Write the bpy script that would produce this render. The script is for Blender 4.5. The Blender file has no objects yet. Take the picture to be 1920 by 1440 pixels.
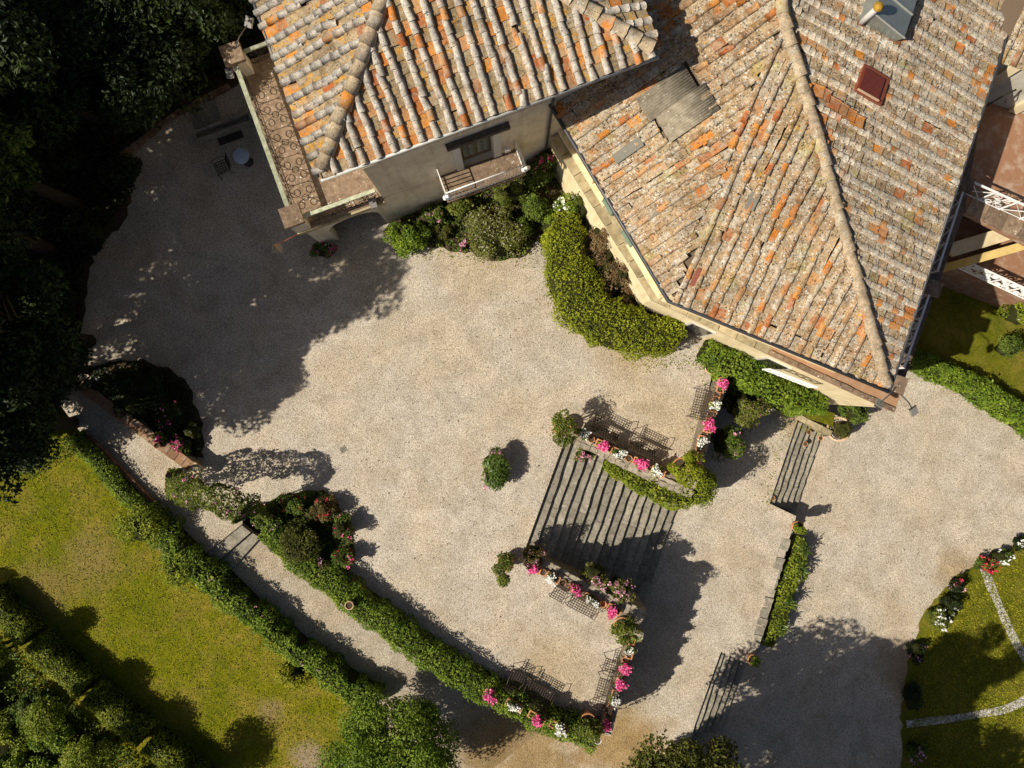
import bpy, bmesh, math, random
import numpy as np
from mathutils import Vector, Matrix

# ------------------------------------------------------------------ scene, camera, light
SC = bpy.context.scene
COL = SC.collection
CAM_H = 28.0            # metres above the upper gravel court
FPX = 1344.0            # focal length in photo pixels (1920 wide)
cam = bpy.data.cameras.new('camera')
cam.sensor_width = 36.0
cam.lens = 36.0 * FPX / 1920.0
cam.clip_start = 0.1
cam.clip_end = 2000.0
camo = bpy.data.objects.new('camera', cam)
COL.objects.link(camo)
camo.location = (0, 0, CAM_H)
camo.rotation_euler = (0, 0, 0)
SC.camera = camo

SUN_EL = math.radians(42.5)
SHX, SHY = 0.947, 0.321            # direction the shadows fall on the ground
world = bpy.data.worlds.new('World')
SC.world = world
world.use_nodes = True
wn = world.node_tree
sky = wn.nodes.new('ShaderNodeTexSky')
sky.sky_type = 'NISHITA'
sky.sun_disc = False
sky.air_density = 0.7
sky.dust_density = 2.0
sky.ozone_density = 0.6
sky.sun_elevation = SUN_EL
sky.sun_rotation = math.atan2(-SHX, -SHY)
wn.nodes['Background'].inputs['Strength'].default_value = 0.05
wn.links.new(sky.outputs[0], wn.nodes['Background'].inputs['Color'])
sun = bpy.data.lights.new('sun', 'SUN')
sun.energy = 5.0
sun.angle = math.radians(0.5)
sun.color = (1.0, 0.92, 0.78)
suno = bpy.data.objects.new('sun', sun)
COL.objects.link(suno)
suno.location = (-40, -20, 60)
sd = Vector((SHX * math.cos(SUN_EL), SHY * math.cos(SUN_EL), -math.sin(SUN_EL)))
suno.rotation_euler = sd.to_track_quat('-Z', 'Y').to_euler()
SC.view_settings.view_transform = 'Standard'
SC.view_settings.look = 'None'
SC.view_settings.exposure = 0.3
SC.view_settings.gamma = 1.0
SC.view_settings.use_curve_mapping = False
SC.render.engine = 'CYCLES'
SC.cycles.use_denoising = True
SC.cycles.max_bounces = 5
SC.cycles.transparent_max_bounces = 4

# ------------------------------------------------------------------ helpers
RNG = np.random.default_rng(11)
R = random.Random(5)

def W(px, py, z=0.0):
    """photo pixel + real height above the court -> world point"""
    k = (CAM_H - z) / FPX
    return Vector(((px - 960) * k, -(py - 720) * k, z))

def wm(o):
    m = o.matrix_basis.copy()
    if o.parent is not None:
        m = wm(o.parent) @ o.matrix_parent_inverse @ m
    return m

def link(o, parent=None, inv=True):
    """inv: the mesh is in world coordinates; otherwise in the parent's own"""
    COL.objects.link(o)
    if parent is not None:
        o.parent = parent
        if inv:
            o.matrix_parent_inverse = wm(parent).inverted()
    return o

def tag(o, label=None, cat=None, group=None, kind=None):
    if label: o['label'] = label
    if cat: o['category'] = cat
    if group: o['group'] = group
    if kind: o['kind'] = kind
    return o

def thing(name, label, cat, loc=(0, 0, 0), rz=0.0, group=None, kind=None):
    o = bpy.data.objects.new(name, None)
    o.empty_display_size = 0.2
    COL.objects.link(o)
    o.location = loc
    o.rotation_euler = (0, 0, rz)
    return tag(o, label, cat, group, kind)

def copy_tree(o, parent=None):
    c = o.copy(); COL.objects.link(c); c.parent = parent
    for ch in o.children:
        copy_tree(ch, c)
    return c

class MB:
    """mesh builder"""
    def __init__(s):
        s.v = []; s.f = []; s.m = []; s.sm = []
    def add(s, vs, fs, mi=0, smooth=False):
        b = len(s.v)
        s.v += [tuple(x) for x in vs]
        for f in fs:
            s.f.append(tuple(b + i for i in f)); s.m.append(mi); s.sm.append(smooth)
        return s
    def box(s, c, size, rz=0.0, mi=0, M=None):
        hx, hy, hz = size[0] / 2, size[1] / 2, size[2] / 2
        vs = [Vector((x, y, z)) for z in (-hz, hz) for y in (-hy, hy) for x in (-hx, hx)]
        if M is None:
            M = Matrix.Translation(Vector(c)) @ Matrix.Rotation(rz, 4, 'Z')
        vs = [M @ v for v in vs]
        return s.add(vs, [(0, 2, 3, 1), (4, 5, 7, 6), (0, 1, 5, 4), (2, 6, 7, 3), (0, 4, 6, 2), (1, 3, 7, 5)], mi)
    def bar(s, a, b, w, h, mi=0):
        """rectangular bar from a to b"""
        a = Vector(a); b = Vector(b); d = b - a; L = d.length
        if L < 1e-6: return s
        x = d / L
        up = Vector((0, 0, 1)) if abs(x.z) < 0.95 else Vector((1, 0, 0))
        y = up.cross(x).normalized(); z = x.cross(y)
        M = Matrix((x, y, z)).transposed().to_4x4(); M.translation = (a + b) / 2
        return s.box(None, (L, w, h), M=M, mi=mi)
    def prism(s, poly, z0, z1, mi=0, mside=None, bottom=True):
        """poly: list of (x,y) any orientation; z1 may be a list"""
        n = len(poly)
        area = sum(poly[i][0] * poly[(i + 1) % n][1] - poly[(i + 1) % n][0] * poly[i][1] for i in range(n))
        if area < 0:
            poly = list(poly)[::-1]
        b = len(s.v)
        s.v += [(p[0], p[1], z0) for p in poly] + [(p[0], p[1], z1) for p in poly]
        if bottom:
            s.f.append(tuple(b + i for i in range(n))[::-1]); s.m.append(mi); s.sm.append(False)
        s.f.append(tuple(b + n + i for i in range(n))); s.m.append(mi); s.sm.append(False)
        for i in range(n):
            j = (i + 1) % n
            s.f.append((b + i, b + j, b + n + j, b + n + i)); s.m.append(mi if mside is None else mside); s.sm.append(False)
        return s
    def tube(s, pts, r, n=6, mi=0, caps=True):
        pts = [Vector(p) for p in pts]
        rr = r if isinstance(r, (list, tuple)) else [r] * len(pts)
        b = len(s.v); px = None
        for i, p in enumerate(pts):
            d = (pts[min(i + 1, len(pts) - 1)] - pts[max(i - 1, 0)])
            d = d.normalized() if d.length > 1e-9 else Vector((0, 0, 1))
            if px is None:
                px = d.orthogonal().normalized()
            else:
                px = (px - d * px.dot(d))
                px = px.normalized() if px.length > 1e-6 else d.orthogonal().normalized()
            py = d.cross(px)
            for k in range(n):
                a = 2 * math.pi * k / n + math.pi / n
                s.v.append(tuple(p + (px * math.cos(a) + py * math.sin(a)) * rr[i]))
        for i in range(len(pts) - 1):
            for k in range(n):
                k2 = (k + 1) % n
                s.f.append((b + i * n + k, b + i * n + k2, b + (i + 1) * n + k2, b + (i + 1) * n + k)); s.m.append(mi); s.sm.append(n > 4)
        if caps:
            s.f.append(tuple(b + k for k in range(n))[::-1]); s.m.append(mi); s.sm.append(False)
            e = b + (len(pts) - 1) * n
            s.f.append(tuple(e + k for k in range(n))); s.m.append(mi); s.sm.append(False)
        return s
    def lathe(s, prof, n=16, c=(0, 0, 0), mi=0):
        """prof: (r,z) list from bottom outside up and over to the inside"""
        b = len(s.v)
        for (r, z) in prof:
            for k in range(n):
                a = 2 * math.pi * k / n
                s.v.append((c[0] + r * math.cos(a), c[1] + r * math.sin(a), c[2] + z))
        for i in range(len(prof) - 1):
            for k in range(n):
                k2 = (k + 1) % n
                s.f.append((b + i * n + k, b + i * n + k2, b + (i + 1) * n + k2, b + (i + 1) * n + k)); s.m.append(mi); s.sm.append(True)
        return s
    def disc(s, c, r, n=16, mi=0):
        b = len(s.v)
        for k in range(n):
            a = 2 * math.pi * k / n
            s.v.append((c[0] + r * math.cos(a), c[1] + r * math.sin(a), c[2]))
        s.f.append(tuple(b + k for k in range(n))); s.m.append(mi); s.sm.append(False)
        return s
    def mesh(s, name, mats):
        me = bpy.data.meshes.new(name)
        me.from_pydata(s.v, [], s.f)
        for m in (mats if isinstance(mats, (list, tuple)) else [mats]):
            me.materials.append(m)
        me.polygons.foreach_set('material_index', s.m)
        me.polygons.foreach_set('use_smooth', s.sm)
        me.update()
        return me
    def build(s, name, mats, parent=None, inv=True):
        o = bpy.data.objects.new(name, s.mesh(name, mats))
        return link(o, parent, inv)

def mesh_np(name, V, F, mat, rnd=None, smooth=False):
    """numpy quads -> mesh with per-face attribute rnd"""
    me = bpy.data.meshes.new(name)
    n, k = F.shape
    me.vertices.add(len(V)); me.vertices.foreach_set('co', np.ascontiguousarray(V, dtype=np.float32).ravel())
    me.loops.add(n * k); me.loops.foreach_set('vertex_index', np.ascontiguousarray(F, dtype=np.int32).ravel())
    me.polygons.add(n)
    me.polygons.foreach_set('loop_start', np.arange(0, n * k, k, dtype=np.int32))
    me.polygons.foreach_set('loop_total', np.full(n, k, dtype=np.int32))
    me.polygons.foreach_set('use_smooth', np.full(n, smooth, dtype=bool))
    me.materials.append(mat)
    me.update(calc_edges=True)
    if rnd is not None:
        at = me.attributes.new('rnd', 'FLOAT', 'FACE')
        at.data.foreach_set('value', np.ascontiguousarray(rnd, dtype=np.float32))
    return me

def obj(name, me, parent=None, inv=True):
    return link(bpy.data.objects.new(name, me), parent, inv)

# ------------------------------------------------------------------ materials
class NT:
    def __init__(s, name):
        s.mat = bpy.data.materials.new(name); s.mat.use_nodes = True
        s.t = s.mat.node_tree; s.b = s.t.nodes['Principled BSDF']; s.out = s.t.nodes['Material Output']
        s._pos = None
    def n(s, typ, **kw):
        x = s.t.nodes.new(typ)
        for k, v in kw.items(): setattr(x, k, v)
        return x
    def l(s, a, b): s.t.links.new(a, b)
    def pos(s):
        if s._pos is None: s._pos = s.n('ShaderNodeNewGeometry').outputs['Position']
        return s._pos
    def noise(s, scale, detail=3, rough=0.55, vec=None, dist=0.0):
        x = s.n('ShaderNodeTexNoise'); x.inputs['Scale'].default_value = scale
        x.inputs['Detail'].default_value = detail; x.inputs['Roughness'].default_value = rough
        x.inputs['Distortion'].default_value = dist
        s.l(vec or s.pos(), x.inputs['Vector']); return x.outputs['Fac']
    def vor(s, scale, out='Distance', vec=None, feat='F1', rnd=1.0):
        x = s.n('ShaderNodeTexVoronoi', feature=feat); x.inputs['Scale'].default_value = scale
        x.inputs['Randomness'].default_value = rnd
        s.l(vec or s.pos(), x.inputs['Vector']); return x.outputs[out]
    def ramp(s, fac, stops, interp='LINEAR'):
        x = s.n('ShaderNodeValToRGB'); x.color_ramp.interpolation = interp
        e = x.color_ramp.elements
        while len(e) < len(stops): e.new(0.5)
        for i, (p, c) in enumerate(stops):
            e[i].position = p
            e[i].color = (c, c, c, 1) if isinstance(c, (int, float)) else (c[0], c[1], c[2], 1)
        s.l(fac, x.inputs['Fac']); return x.outputs['Color']
    def mix(s, fac, a, b, mode='MIX'):
        x = s.n('ShaderNodeMix', data_type='RGBA', blend_type=mode)
        for sock, v in ((x.inputs['Factor'], fac), (x.inputs['A'], a), (x.inputs['B'], b)):
            if isinstance(v, (int, float)): sock.default_value = v
            elif isinstance(v, (tuple, list)): sock.default_value = (v[0], v[1], v[2], 1)
            else: s.l(v, sock)
        return x.outputs['Result']
    def math(s, op, a, b=0.0):
        x = s.n('ShaderNodeMath', operation=op)
        for i, v in enumerate((a, b)):
            if isinstance(v, (int, float)): x.inputs[i].default_value = v
            else: s.l(v, x.inputs[i])
        return x.outputs[0]
    def spot(s, x, y, r, soft=.35):
        """irregular patch around a world point, 1 inside, 0 outside"""
        d = s.n('ShaderNodeVectorMath', operation='DISTANCE'); c = s.n('ShaderNodeVectorMath', operation='MULTIPLY')
        s.l(s.pos(), c.inputs[0]); c.inputs[1].default_value = (1, 1, 0)
        s.l(c.outputs[0], d.inputs[0]); d.inputs[1].default_value = (x, y, 0)
        v = s.math('DIVIDE', d.outputs['Value'], r)
        v = s.math('ADD', v, s.math('MULTIPLY', s.math('SUBTRACT', s.noise(1.4, 5, .65), .5), 1.3))
        return s.ramp(v, [(max(0, 1 - soft * 1.6) * .8, 1.0), (min(1.0, 1.0), 0.0)])
    def sep(s, vec):
        x = s.n('ShaderNodeSeparateXYZ'); s.l(vec, x.inputs[0]); return x.outputs
    def attr(s, name='rnd'):
        return s.n('ShaderNodeAttribute', attribute_name=name).outputs['Fac']
    def orand(s):
        return s.n('ShaderNodeObjectInfo').outputs['Random']
    def bump(s, h, strength=0.4, dist=0.02):
        x = s.n('ShaderNodeBump'); x.inputs['Strength'].default_value = strength; x.inputs['Distance'].default_value = dist
        s.l(h, x.inputs['Height']); s.l(x.outputs[0], s.b.inputs['Normal'])
    def done(s, col, rough=0.85, spec=0.2, metal=0.0):
        if isinstance(col, (tuple, list)): s.b.inputs['Base Color'].default_value = (col[0], col[1], col[2], 1)
        else: s.l(col, s.b.inputs['Base Color'])
        s.b.inputs['Roughness'].default_value = rough
        s.b.inputs['Specular IOR Level'].default_value = spec
        s.b.inputs['Metallic'].default_value = metal
        return s.mat

M = {}

def m_gravel(name, warm, wstops=(0.42, 0.68), tint=(1, 1, 1), spots=()):
    t = NT(name)
    c = t.vor(52, 'Color'); r = t.sep(c)[0]
    stone = t.ramp(r, [(0.0, (.13, .11, .09)), (.07, (.28, .245, .205)), (.25, (.48, .425, .35)), (.6, (.58, .525, .445)), (.85, (.68, .63, .55)), (1.0, (.86, .83, .78))])
    d = t.vor(52, 'Distance')
    gap = t.ramp(d, [(0.3, 1.0), (0.75, 0.7)])
    stone = t.mix(1.0, stone, gap, 'MULTIPLY')
    fine = t.noise(13, 4, .7)
    stone = t.mix(1.0, stone, t.ramp(fine, [(.3, .90), (.5, 1.0), (.72, 1.06)]), 'MULTIPLY')
    big = t.noise(.35, 5, .6)
    stone = t.mix(t.ramp(big, [(wstops[0], 0.0), (wstops[1], 0.6)]), stone, t.mix(1.0, stone, warm, 'MULTIPLY'))
    big2 = t.noise(1.3, 4, .65)
    stone = t.mix(1.0, stone, t.ramp(big2, [(.3, (.88, .87, .85)), (.6, (1.04, 1.04, 1.04))]), 'MULTIPLY')
    dirt = t.noise(1.7, 6, .72, dist=.8)
    stone = t.mix(t.ramp(dirt, [(.66, 0.0), (.8, .25)]), stone, (.30, .23, .145))
    stone = t.mix(1.0, stone, tint, 'MULTIPLY')
    for x, y, r, c_, a_ in spots:
        stone = t.mix(t.mix(1.0, t.spot(x, y, r), a_ if not isinstance(a_, (int, float)) else (a_, a_, a_), 'MULTIPLY'), stone, t.mix(1.0, stone, c_, 'MULTIPLY'))
    wear = t.noise(.55, 3, .5, dist=1.8)
    stone = t.mix(1.0, stone, t.ramp(wear, [(.35, (.90, .885, .86)), (.5, (1.0, 1.0, 1.0)), (.66, (1.09, 1.08, 1.07))]), 'MULTIPLY')
    t.bump(t.math('ADD', t.math('MULTIPLY', d, -1.0), fine), .7, .02)
    return t.done(stone, .9, .15)
def P2(px, py, z):
    p = W(px, py, z); return p.x, p.y
TANW = (.86, .74, .52)
M['gravel'] = m_gravel('gravel_pale', (.98, .88, .72), tint=(1.04, 1.015, .975), spots=[(*P2(1250, 790, 0), 2.0, TANW, .5), (*P2(1040, 1250, 0), 2.2, (.9, .8, .6), .5), (*P2(1180, 650, 0), 1.8, TANW, .6), (*P2(890, 480, 0), 2.0, (.9, .8, .62), .6)])
M['gravel_low'] = m_gravel('gravel_lower', (.98, .90, .78), tint=(1.04, 1.01, .96), spots=[(*P2(1165, 1400, -2.35), 2.6, (.70, .56, .34), 1.0), (*P2(1000, 1420, -2.35), 2.6, (.66, .54, .34), 1.0), (*P2(1500, 780, -3), 1.6, (.8, .7, .5), .8), (*P2(1690, 1250, -3.25), 1.5, (.62, .52, .36), .8), (*P2(1790, 1070, -3.25), 1.2, (.7, .58, .4), .8)])
M['gravel_path'] = m_gravel('gravel_garden_path', (.95, .86, .72), (.35, .6), (.94, .92, .88), [(*P2(930, 1400, -2.3), 2.6, (.66, .54, .34), 1.0)])
M['sand'] = m_gravel('sandy_gravel', (.80, .64, .40), (.2, .42), (.88, .80, .68))

def m_grass(name, a, b, c, dry, spots=()):
    t = NT(name)
    f = t.noise(24, 4, .7); p = t.noise(.8, 5, .6); q = t.noise(.32, 4, .6, dist=.5)
    col = t.ramp(f, [(.28, a), (.5, b), (.72, c)])
    col = t.mix(t.ramp(p, [(.45, 0.0), (.7, .75)]), col, t.mix(f, dry, (dry[0] * 1.5, dry[1] * 1.4, dry[2] * 1.4)))
    col = t.mix(t.ramp(q, [(.38, 0.55), (.55, 0.0)]), col, t.mix(1.0, col, (.6, .75, .55), 'MULTIPLY'))
    v = t.vor(9, 'Distance')
    col = t.mix(1.0, col, t.ramp(v, [(.0, .75), (.6, 1.15)]), 'MULTIPLY')
    k = t.noise(2.3, 5, .7, dist=.7)
    col = t.mix(1.0, col, t.ramp(k, [(.3, (.62, .72, .6)), (.5, (1, 1, 1)), (.7, (1.22, 1.12, 1.3))]), 'MULTIPLY')
    for x, y, r, c_ in spots:
        col = t.mix(t.spot(x, y, r), col, t.mix(f, c_, tuple(q * 1.5 for q in c_)))
    t.bump(t.math('ADD', f, t.noise(60, 2)), .9, .05)
    return t.done(col, .95, .1)
M['lawn'] = m_grass('lawn_grass', (.095, .105, .003), (.175, .178, .005), (.27, .245, .012), (.25, .19, .04), [(*P2(578, 1425, -1.8), .9, (.30, .23, .15)), (*P2(90, 1105, -1.8), 1.5, (.20, .155, .04)), (*P2(170, 1050, -1.8), 1.6, (.21, .165, .045)), (*P2(505, 1330, -1.8), .7, (.24, .18, .07))])
M['lawn_green'] = m_grass('lawn_green', (.08, .085, .005), (.145, .145, .010), (.22, .205, .018), (.21, .17, .035))
M['earth'] = NT('earth').done((.055, .042, .028), .95, .05)

def m_soil():
    t = NT('soil'); f = t.noise(14, 5, .7)
    return t.done(t.ramp(f, [(.3, (.035, .024, .015)), (.7, (.11, .08, .05))]), .95, .05)
M['soil'] = m_soil()

def m_tile(name, base, orange, grey, white, yellow, moss, dark, gcol=(.42, .38, .31)):
    """lichen-covered terracotta; the numbers are coverage thresholds"""
    t = NT(name)
    r = t.math('FRACT', t.math('ADD', t.attr(), t.orand()))
    r2 = t.math('FRACT', t.math('MULTIPLY', r, 7.31))
    r3 = t.math('FRACT', t.math('MULTIPLY', r, 23.7))
    clean = t.ramp(t.math('SUBTRACT', r2, t.math('MULTIPLY', t.math('SUBTRACT', t.noise(.75, 3), .5), .55)), [(orange, 1.0), (orange + .05, 0.0)])
    oc = t.ramp(r3, [(0, (.54, .185, .04)), (.3, (.60, .25, .05)), (.55, (.40, .12, .04)), (.8, (.56, .31, .13)), (1, (.32, .13, .06))])
    bc = t.ramp(r, base)
    f1 = t.noise(8, 6, .75); f2 = t.noise(36, 3, .75)
    bc = t.mix(1.0, bc, t.ramp(f1, [(.3, .5), (.52, 1.0), (.75, 1.4)]), 'MULTIPLY')
    g = t.noise(4.6, 6, .75, dist=.6)
    gm = t.ramp(t.math('ADD', g, t.math('MULTIPLY', r3, .16)), [(grey, 0.0), (grey + .08, .85)])
    bc = t.mix(gm, bc, t.ramp(f1, [(.3, tuple(x * .5 for x in gcol)), (.55, gcol), (.75, tuple(x * 1.3 for x in gcol))]))
    w = t.vor(11, 'Distance'); wn_ = t.noise(2.4, 3)
    wm = t.ramp(t.math('ADD', w, t.math('MULTIPLY', wn_, .9)), [(white, .9), (white + .06, 0.0)])
    bc = t.mix(wm, bc, t.ramp(f1, [(.3, (.46, .43, .37)), (.7, (.68, .65, .58))]))
    w2 = t.vor(24, 'Distance'); w2m = t.ramp(t.math('ADD', w2, t.math('MULTIPLY', t.noise(3.7, 3), .8)), [(white - .06, .85), (white, 0.0)])
    bc = t.mix(w2m, bc, (.60, .57, .50))
    y = t.noise(2.6, 5, .65, dist=1.2)
    ym = t.ramp(t.math('ADD', y, t.math('MULTIPLY', t.noise(15, 4, .7), .4)), [(yellow, 0.0), (yellow + .07, .85)])
    bc = t.mix(ym, bc, t.ramp(f1, [(.3, (.40, .19, .025)), (.7, (.58, .32, .05))]))
    dsp = t.vor(12, 'Distance'); dn = t.noise(3.3, 3)
    dm = t.ramp(t.math('ADD', dsp, t.math('MULTIPLY', dn, .8)), [(dark, .85), (dark + .07, 0.0)])
    bc = t.mix(dm, bc, (.06, .047, .035))
    ms = t.ramp(t.noise(1.1, 4, .6), [(moss, 0.0), (moss + .1, .55)])
    bc = t.mix(ms, bc, t.mix(1.0, bc, (.85, .95, .5), 'MULTIPLY'))
    oc = t.mix(1.0, oc, t.ramp(f1, [(.3, .65), (.6, 1.05)]), 'MULTIPLY')
    oc = t.mix(dm, oc, (.10, .06, .04))
    oc = t.mix(t.ramp(g, [(.48, 0.0), (.6, .7)]), oc, (.38, .30, .21))
    col = t.mix(clean, bc, oc)
    col = t.mix(1.0, col, t.ramp(t.noise(1.0, 5, .7, dist=.5), [(.3, (.62, .60, .58)), (.5, (1, 1, 1)), (.7, (1.15, 1.13, 1.08))]), 'MULTIPLY')
    col = t.mix(1.0, col, t.ramp(f2, [(.32, .6), (.5, 1.0), (.68, 1.3)]), 'MULTIPLY')
    t.bump(t.noise(30, 4, .7), .7, .015)
    return t.done(col, .95, .08)
TAN = [(0, (.28, .21, .125)), (.25, (.36, .275, .17)), (.5, (.26, .195, .12)), (.75, (.40, .295, .17)), (1, (.31, .22, .13))]
M['t_cover'] = m_tile('lichen_cover_tile', [(0, (.38, .33, .27)), (.4, (.46, .41, .34)), (.7, (.34, .26, .20)), (1, (.48, .39, .30))], .08, .50, .56, .90, .70, .50, (.47, .44, .39))
M['t_pan'] = m_tile('lichen_pan_tile', TAN, .26, .62, .46, .74, .64, .52, (.40, .34, .25))
M['m_cover'] = m_tile('mottled_cover_tile', [(0, (.36, .235, .125)), (.4, (.41, .275, .145)), (.7, (.29, .185, .10)), (1, (.45, .27, .135))], .09, .58, .65, .82, .60, .58, (.48, .42, .33))
M['m_coverw'] = m_tile('pale_cover_tile', [(0, (.44, .34, .235)), (.4, (.52, .43, .32)), (.7, (.36, .25, .16)), (1, (.56, .45, .33))], .06, .54, .72, .92, .64, .50, (.47, .42, .34))
M['m_pan'] = m_tile('mottled_pan_tile', [(0, (.32, .23, .135)), (.35, (.40, .295, .175)), (.6, (.29, .20, .12)), (1, (.43, .305, .18))], .09, .58, .64, .82, .58, .62, (.47, .41, .32))
M['newtile'] = m_tile('new_orange_tile', TAN, .97, .7, .4, .95, .7, .36)
M['ridge'] = m_tile('mortared_ridge_tile', [(0, (.36, .28, .19)), (.5, (.43, .34, .23)), (1, (.33, .25, .17))], .02, .62, .52, .84, .60, .44)

def m_plaster(name, a, b, stain, bandscale=1.0):
    t = NT(name)
    n1 = t.noise(1.3, 6, .65, dist=.5); n2 = t.noise(9, 5, .7); n3 = t.noise(.5, 4, .6)
    col = t.mix(n2, a, b)
    col = t.mix(t.ramp(n1, [(.45, 0.0), (.72, .7)]), col, stain)
    col = t.mix(t.ramp(n3, [(.35, .3), (.55, 0.0)]), col, t.mix(1.0, col, (.7, .68, .62), 'MULTIPLY'))
    mp_ = t.n('ShaderNodeMapping'); mp_.inputs['Scale'].default_value = (3.5, 3.5, .35); t.l(t.pos(), mp_.inputs['Vector'])
    st_ = t.noise(1.0, 5, .65, vec=mp_.outputs[0])
    col = t.mix(t.ramp(st_, [(.5, 0.0), (.72, .55)]), col, t.mix(1.0, col, (.62, .58, .5), 'MULTIPLY'))
    t.bump(n2, .25, .01)
    return t.done(col, .9, .15)
M['plaster'] = m_plaster('tower_plaster', (.70, .61, .47), (.80, .72, .58), (.50, .42, .31))
M['cream'] = m_plaster('cream_plaster', (.72, .60, .38), (.80, .68, .45), (.56, .45, .27))
M['yellow'] = m_plaster('yellow_plaster', (.66, .47, .17), (.74, .56, .23), (.45, .33, .14))
M['whitewall'] = m_plaster('pale_plaster', (.55, .52, .44), (.62, .58, .50), (.42, .40, .34))

def m_stone(name, a, b, lich, spots=.45, scale=6.0):
    t = NT(name)
    n1 = t.noise(scale, 6, .7); n2 = t.noise(1.7, 5, .6, dist=.4); r = t.orand()
    col = t.ramp(n1, [(.28, (a[0] * .55, a[1] * .55, a[2] * .55)), (.5, a), (.72, b)])
    col = t.mix(t.ramp(n2, [(.45, 0.0), (.65, .7)]), col, t.mix(1.0, col, (.72, .72, .70), 'MULTIPLY'))
    w = t.math('ADD', t.vor(9, 'Distance'), t.math('MULTIPLY', t.noise(3, 3), .9))
    col = t.mix(t.ramp(w, [(spots, .8), (spots + .07, 0.0)]), col, lich)
    col = t.mix(1.0, col, t.ramp(r, [(0, .74), (1, 1.16)]), 'MULTIPLY')
    t.bump(n1, .5, .02)
    return t.done(col, .92, .15)
M['step'] = m_stone('step_stone', (.29, .26, .205), (.44, .40, .325), (.56, .53, .46), .52)
M['coping'] = m_stone('rubble_stone', (.36, .31, .235), (.54, .48, .39), (.66, .62, .54), .5)
M['ledge'] = m_stone('ledge_stone', (.40, .33, .20), (.54, .46, .30), (.50, .46, .36), .30, 4)
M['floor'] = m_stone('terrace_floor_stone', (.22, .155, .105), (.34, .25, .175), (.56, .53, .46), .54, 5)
M['wallstone'] = m_stone('wall_stone', (.20, .165, .12), (.32, .28, .21), (.38, .36, .30), .40, 5)
M['greenstone'] = m_stone('mossy_rail_stone', (.40, .42, .30), (.55, .57, .44), (.34, .36, .20), .45, 7)
M['darkfloor'] = m_stone('shaded_floor_stone', (.16, .12, .10), (.23, .18, .15), (.34, .32, .29), .42, 5)  # darker floor stone, the house shade put into its colour
M['lintel'] = m_stone('dark_lintel_stone', (.12, .10, .085), (.18, .155, .13), (.2, .18, .15), .3, 5)

def m_terracotta(name, a, b):
    t = NT(name); n1 = t.noise(8, 5, .65); r = t.orand()
    col = t.mix(n1, a, b)
    col = t.mix(t.ramp(t.noise(3, 4), [(.5, 0.0), (.7, .45)]), col, (.45, .38, .30))
    col = t.mix(1.0, col, t.ramp(r, [(0, .8), (1, 1.15)]), 'MULTIPLY')
    t.bump(n1, .25, .01)
    return t.done(col, .85, .2)
M['terra'] = m_terracotta('terracotta', (.48, .20, .09), (.60, .29, .14))
M['terra_pale'] = m_terracotta('pale_terracotta', (.55, .36, .22), (.66, .46, .30))
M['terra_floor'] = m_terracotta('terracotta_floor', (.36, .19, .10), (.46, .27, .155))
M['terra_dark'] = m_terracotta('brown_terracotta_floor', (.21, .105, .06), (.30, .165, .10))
M['brickcap'] = m_terracotta('brick_cap', (.20, .11, .06), (.28, .155, .085))

def plain(name, c, rough=.6, spec=.3, metal=0.0, var=.25, scale=9):
    t = NT(name); n = t.noise(scale, 4, .6)
    col = t.mix(n, tuple(x * (1 - var) for x in c), tuple(min(1, x * (1 + var)) for x in c))
    return t.done(col, rough, spec, metal)
M['iron'] = plain('dark_wrought_iron', (.045, .038, .032), .55, .4)
M['ironbrown'] = plain('rusty_garden_iron', (.06, .042, .03), .7, .3)
M['white_iron'] = plain('white_painted_iron', (.78, .77, .76), .5, .4, var=.06)
M['gutter'] = plain('dark_gutter_metal', (.045, .045, .05), .45, .5)
M['zinc'] = plain('zinc_sheet', (.30, .33, .31), .35, .5, .6, .3, 3)
M['zincrib'] = plain('pale_zinc_rib', (.46, .46, .44), .6, .3, .2)
M['corr'] = m_stone('fibre_cement_sheet', (.25, .215, .16), (.36, .32, .25), (.50, .47, .40), .52, 5)
M['hatch'] = plain('red_brown_painted_metal', (.20, .055, .03), .4, .5)
M['hatch_glass'] = plain('dark_red_hatch_pane', (.13, .03, .02), .15, .6)
M['shutter'] = plain('faded_green_shutter', (.19, .27, .20), .6, .3)
M['wood'] = plain('brown_door_wood', (.16, .115, .07), .6, .3)
M['glass'] = plain('dark_window_glass', (.03, .03, .03), .1, .6)
M['lamp'] = plain('grey_floodlight_metal', (.22, .21, .19), .65, .3, 0)
M['lampglass'] = plain('lamp_glass', (.30, .29, .26), .4, .4)
M['lantern'] = plain('verdigris_lantern', (.36, .31, .20), .6, .4)
M['zinc_pipe'] = plain('grey_flue_pipe', (.46, .44, .42), .5, .4)
M['yellowlichen'] = m_stone('yellow_lichen_cap', (.48, .28, .04), (.66, .44, .08), (.5, .46, .3), .35, 9)
M['whitestone'] = plain('white_stone', (.62, .60, .55), .8, .2)
M['bluetop'] = plain('pale_blue_table_top', (.42, .50, .60), .5, .3)
M['wire'] = plain('cable_grey', (.20, .19, .14), .6, .3)
M['bark'] = plain('tree_bark', (.055, .042, .03), .9, .1)
M['slate'] = plain('grey_patch_slate', (.19, .18, .15), .8, .2)
M['metal_red'] = plain('rust_red_metal', (.22, .07, .045), .6, .3)

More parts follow.
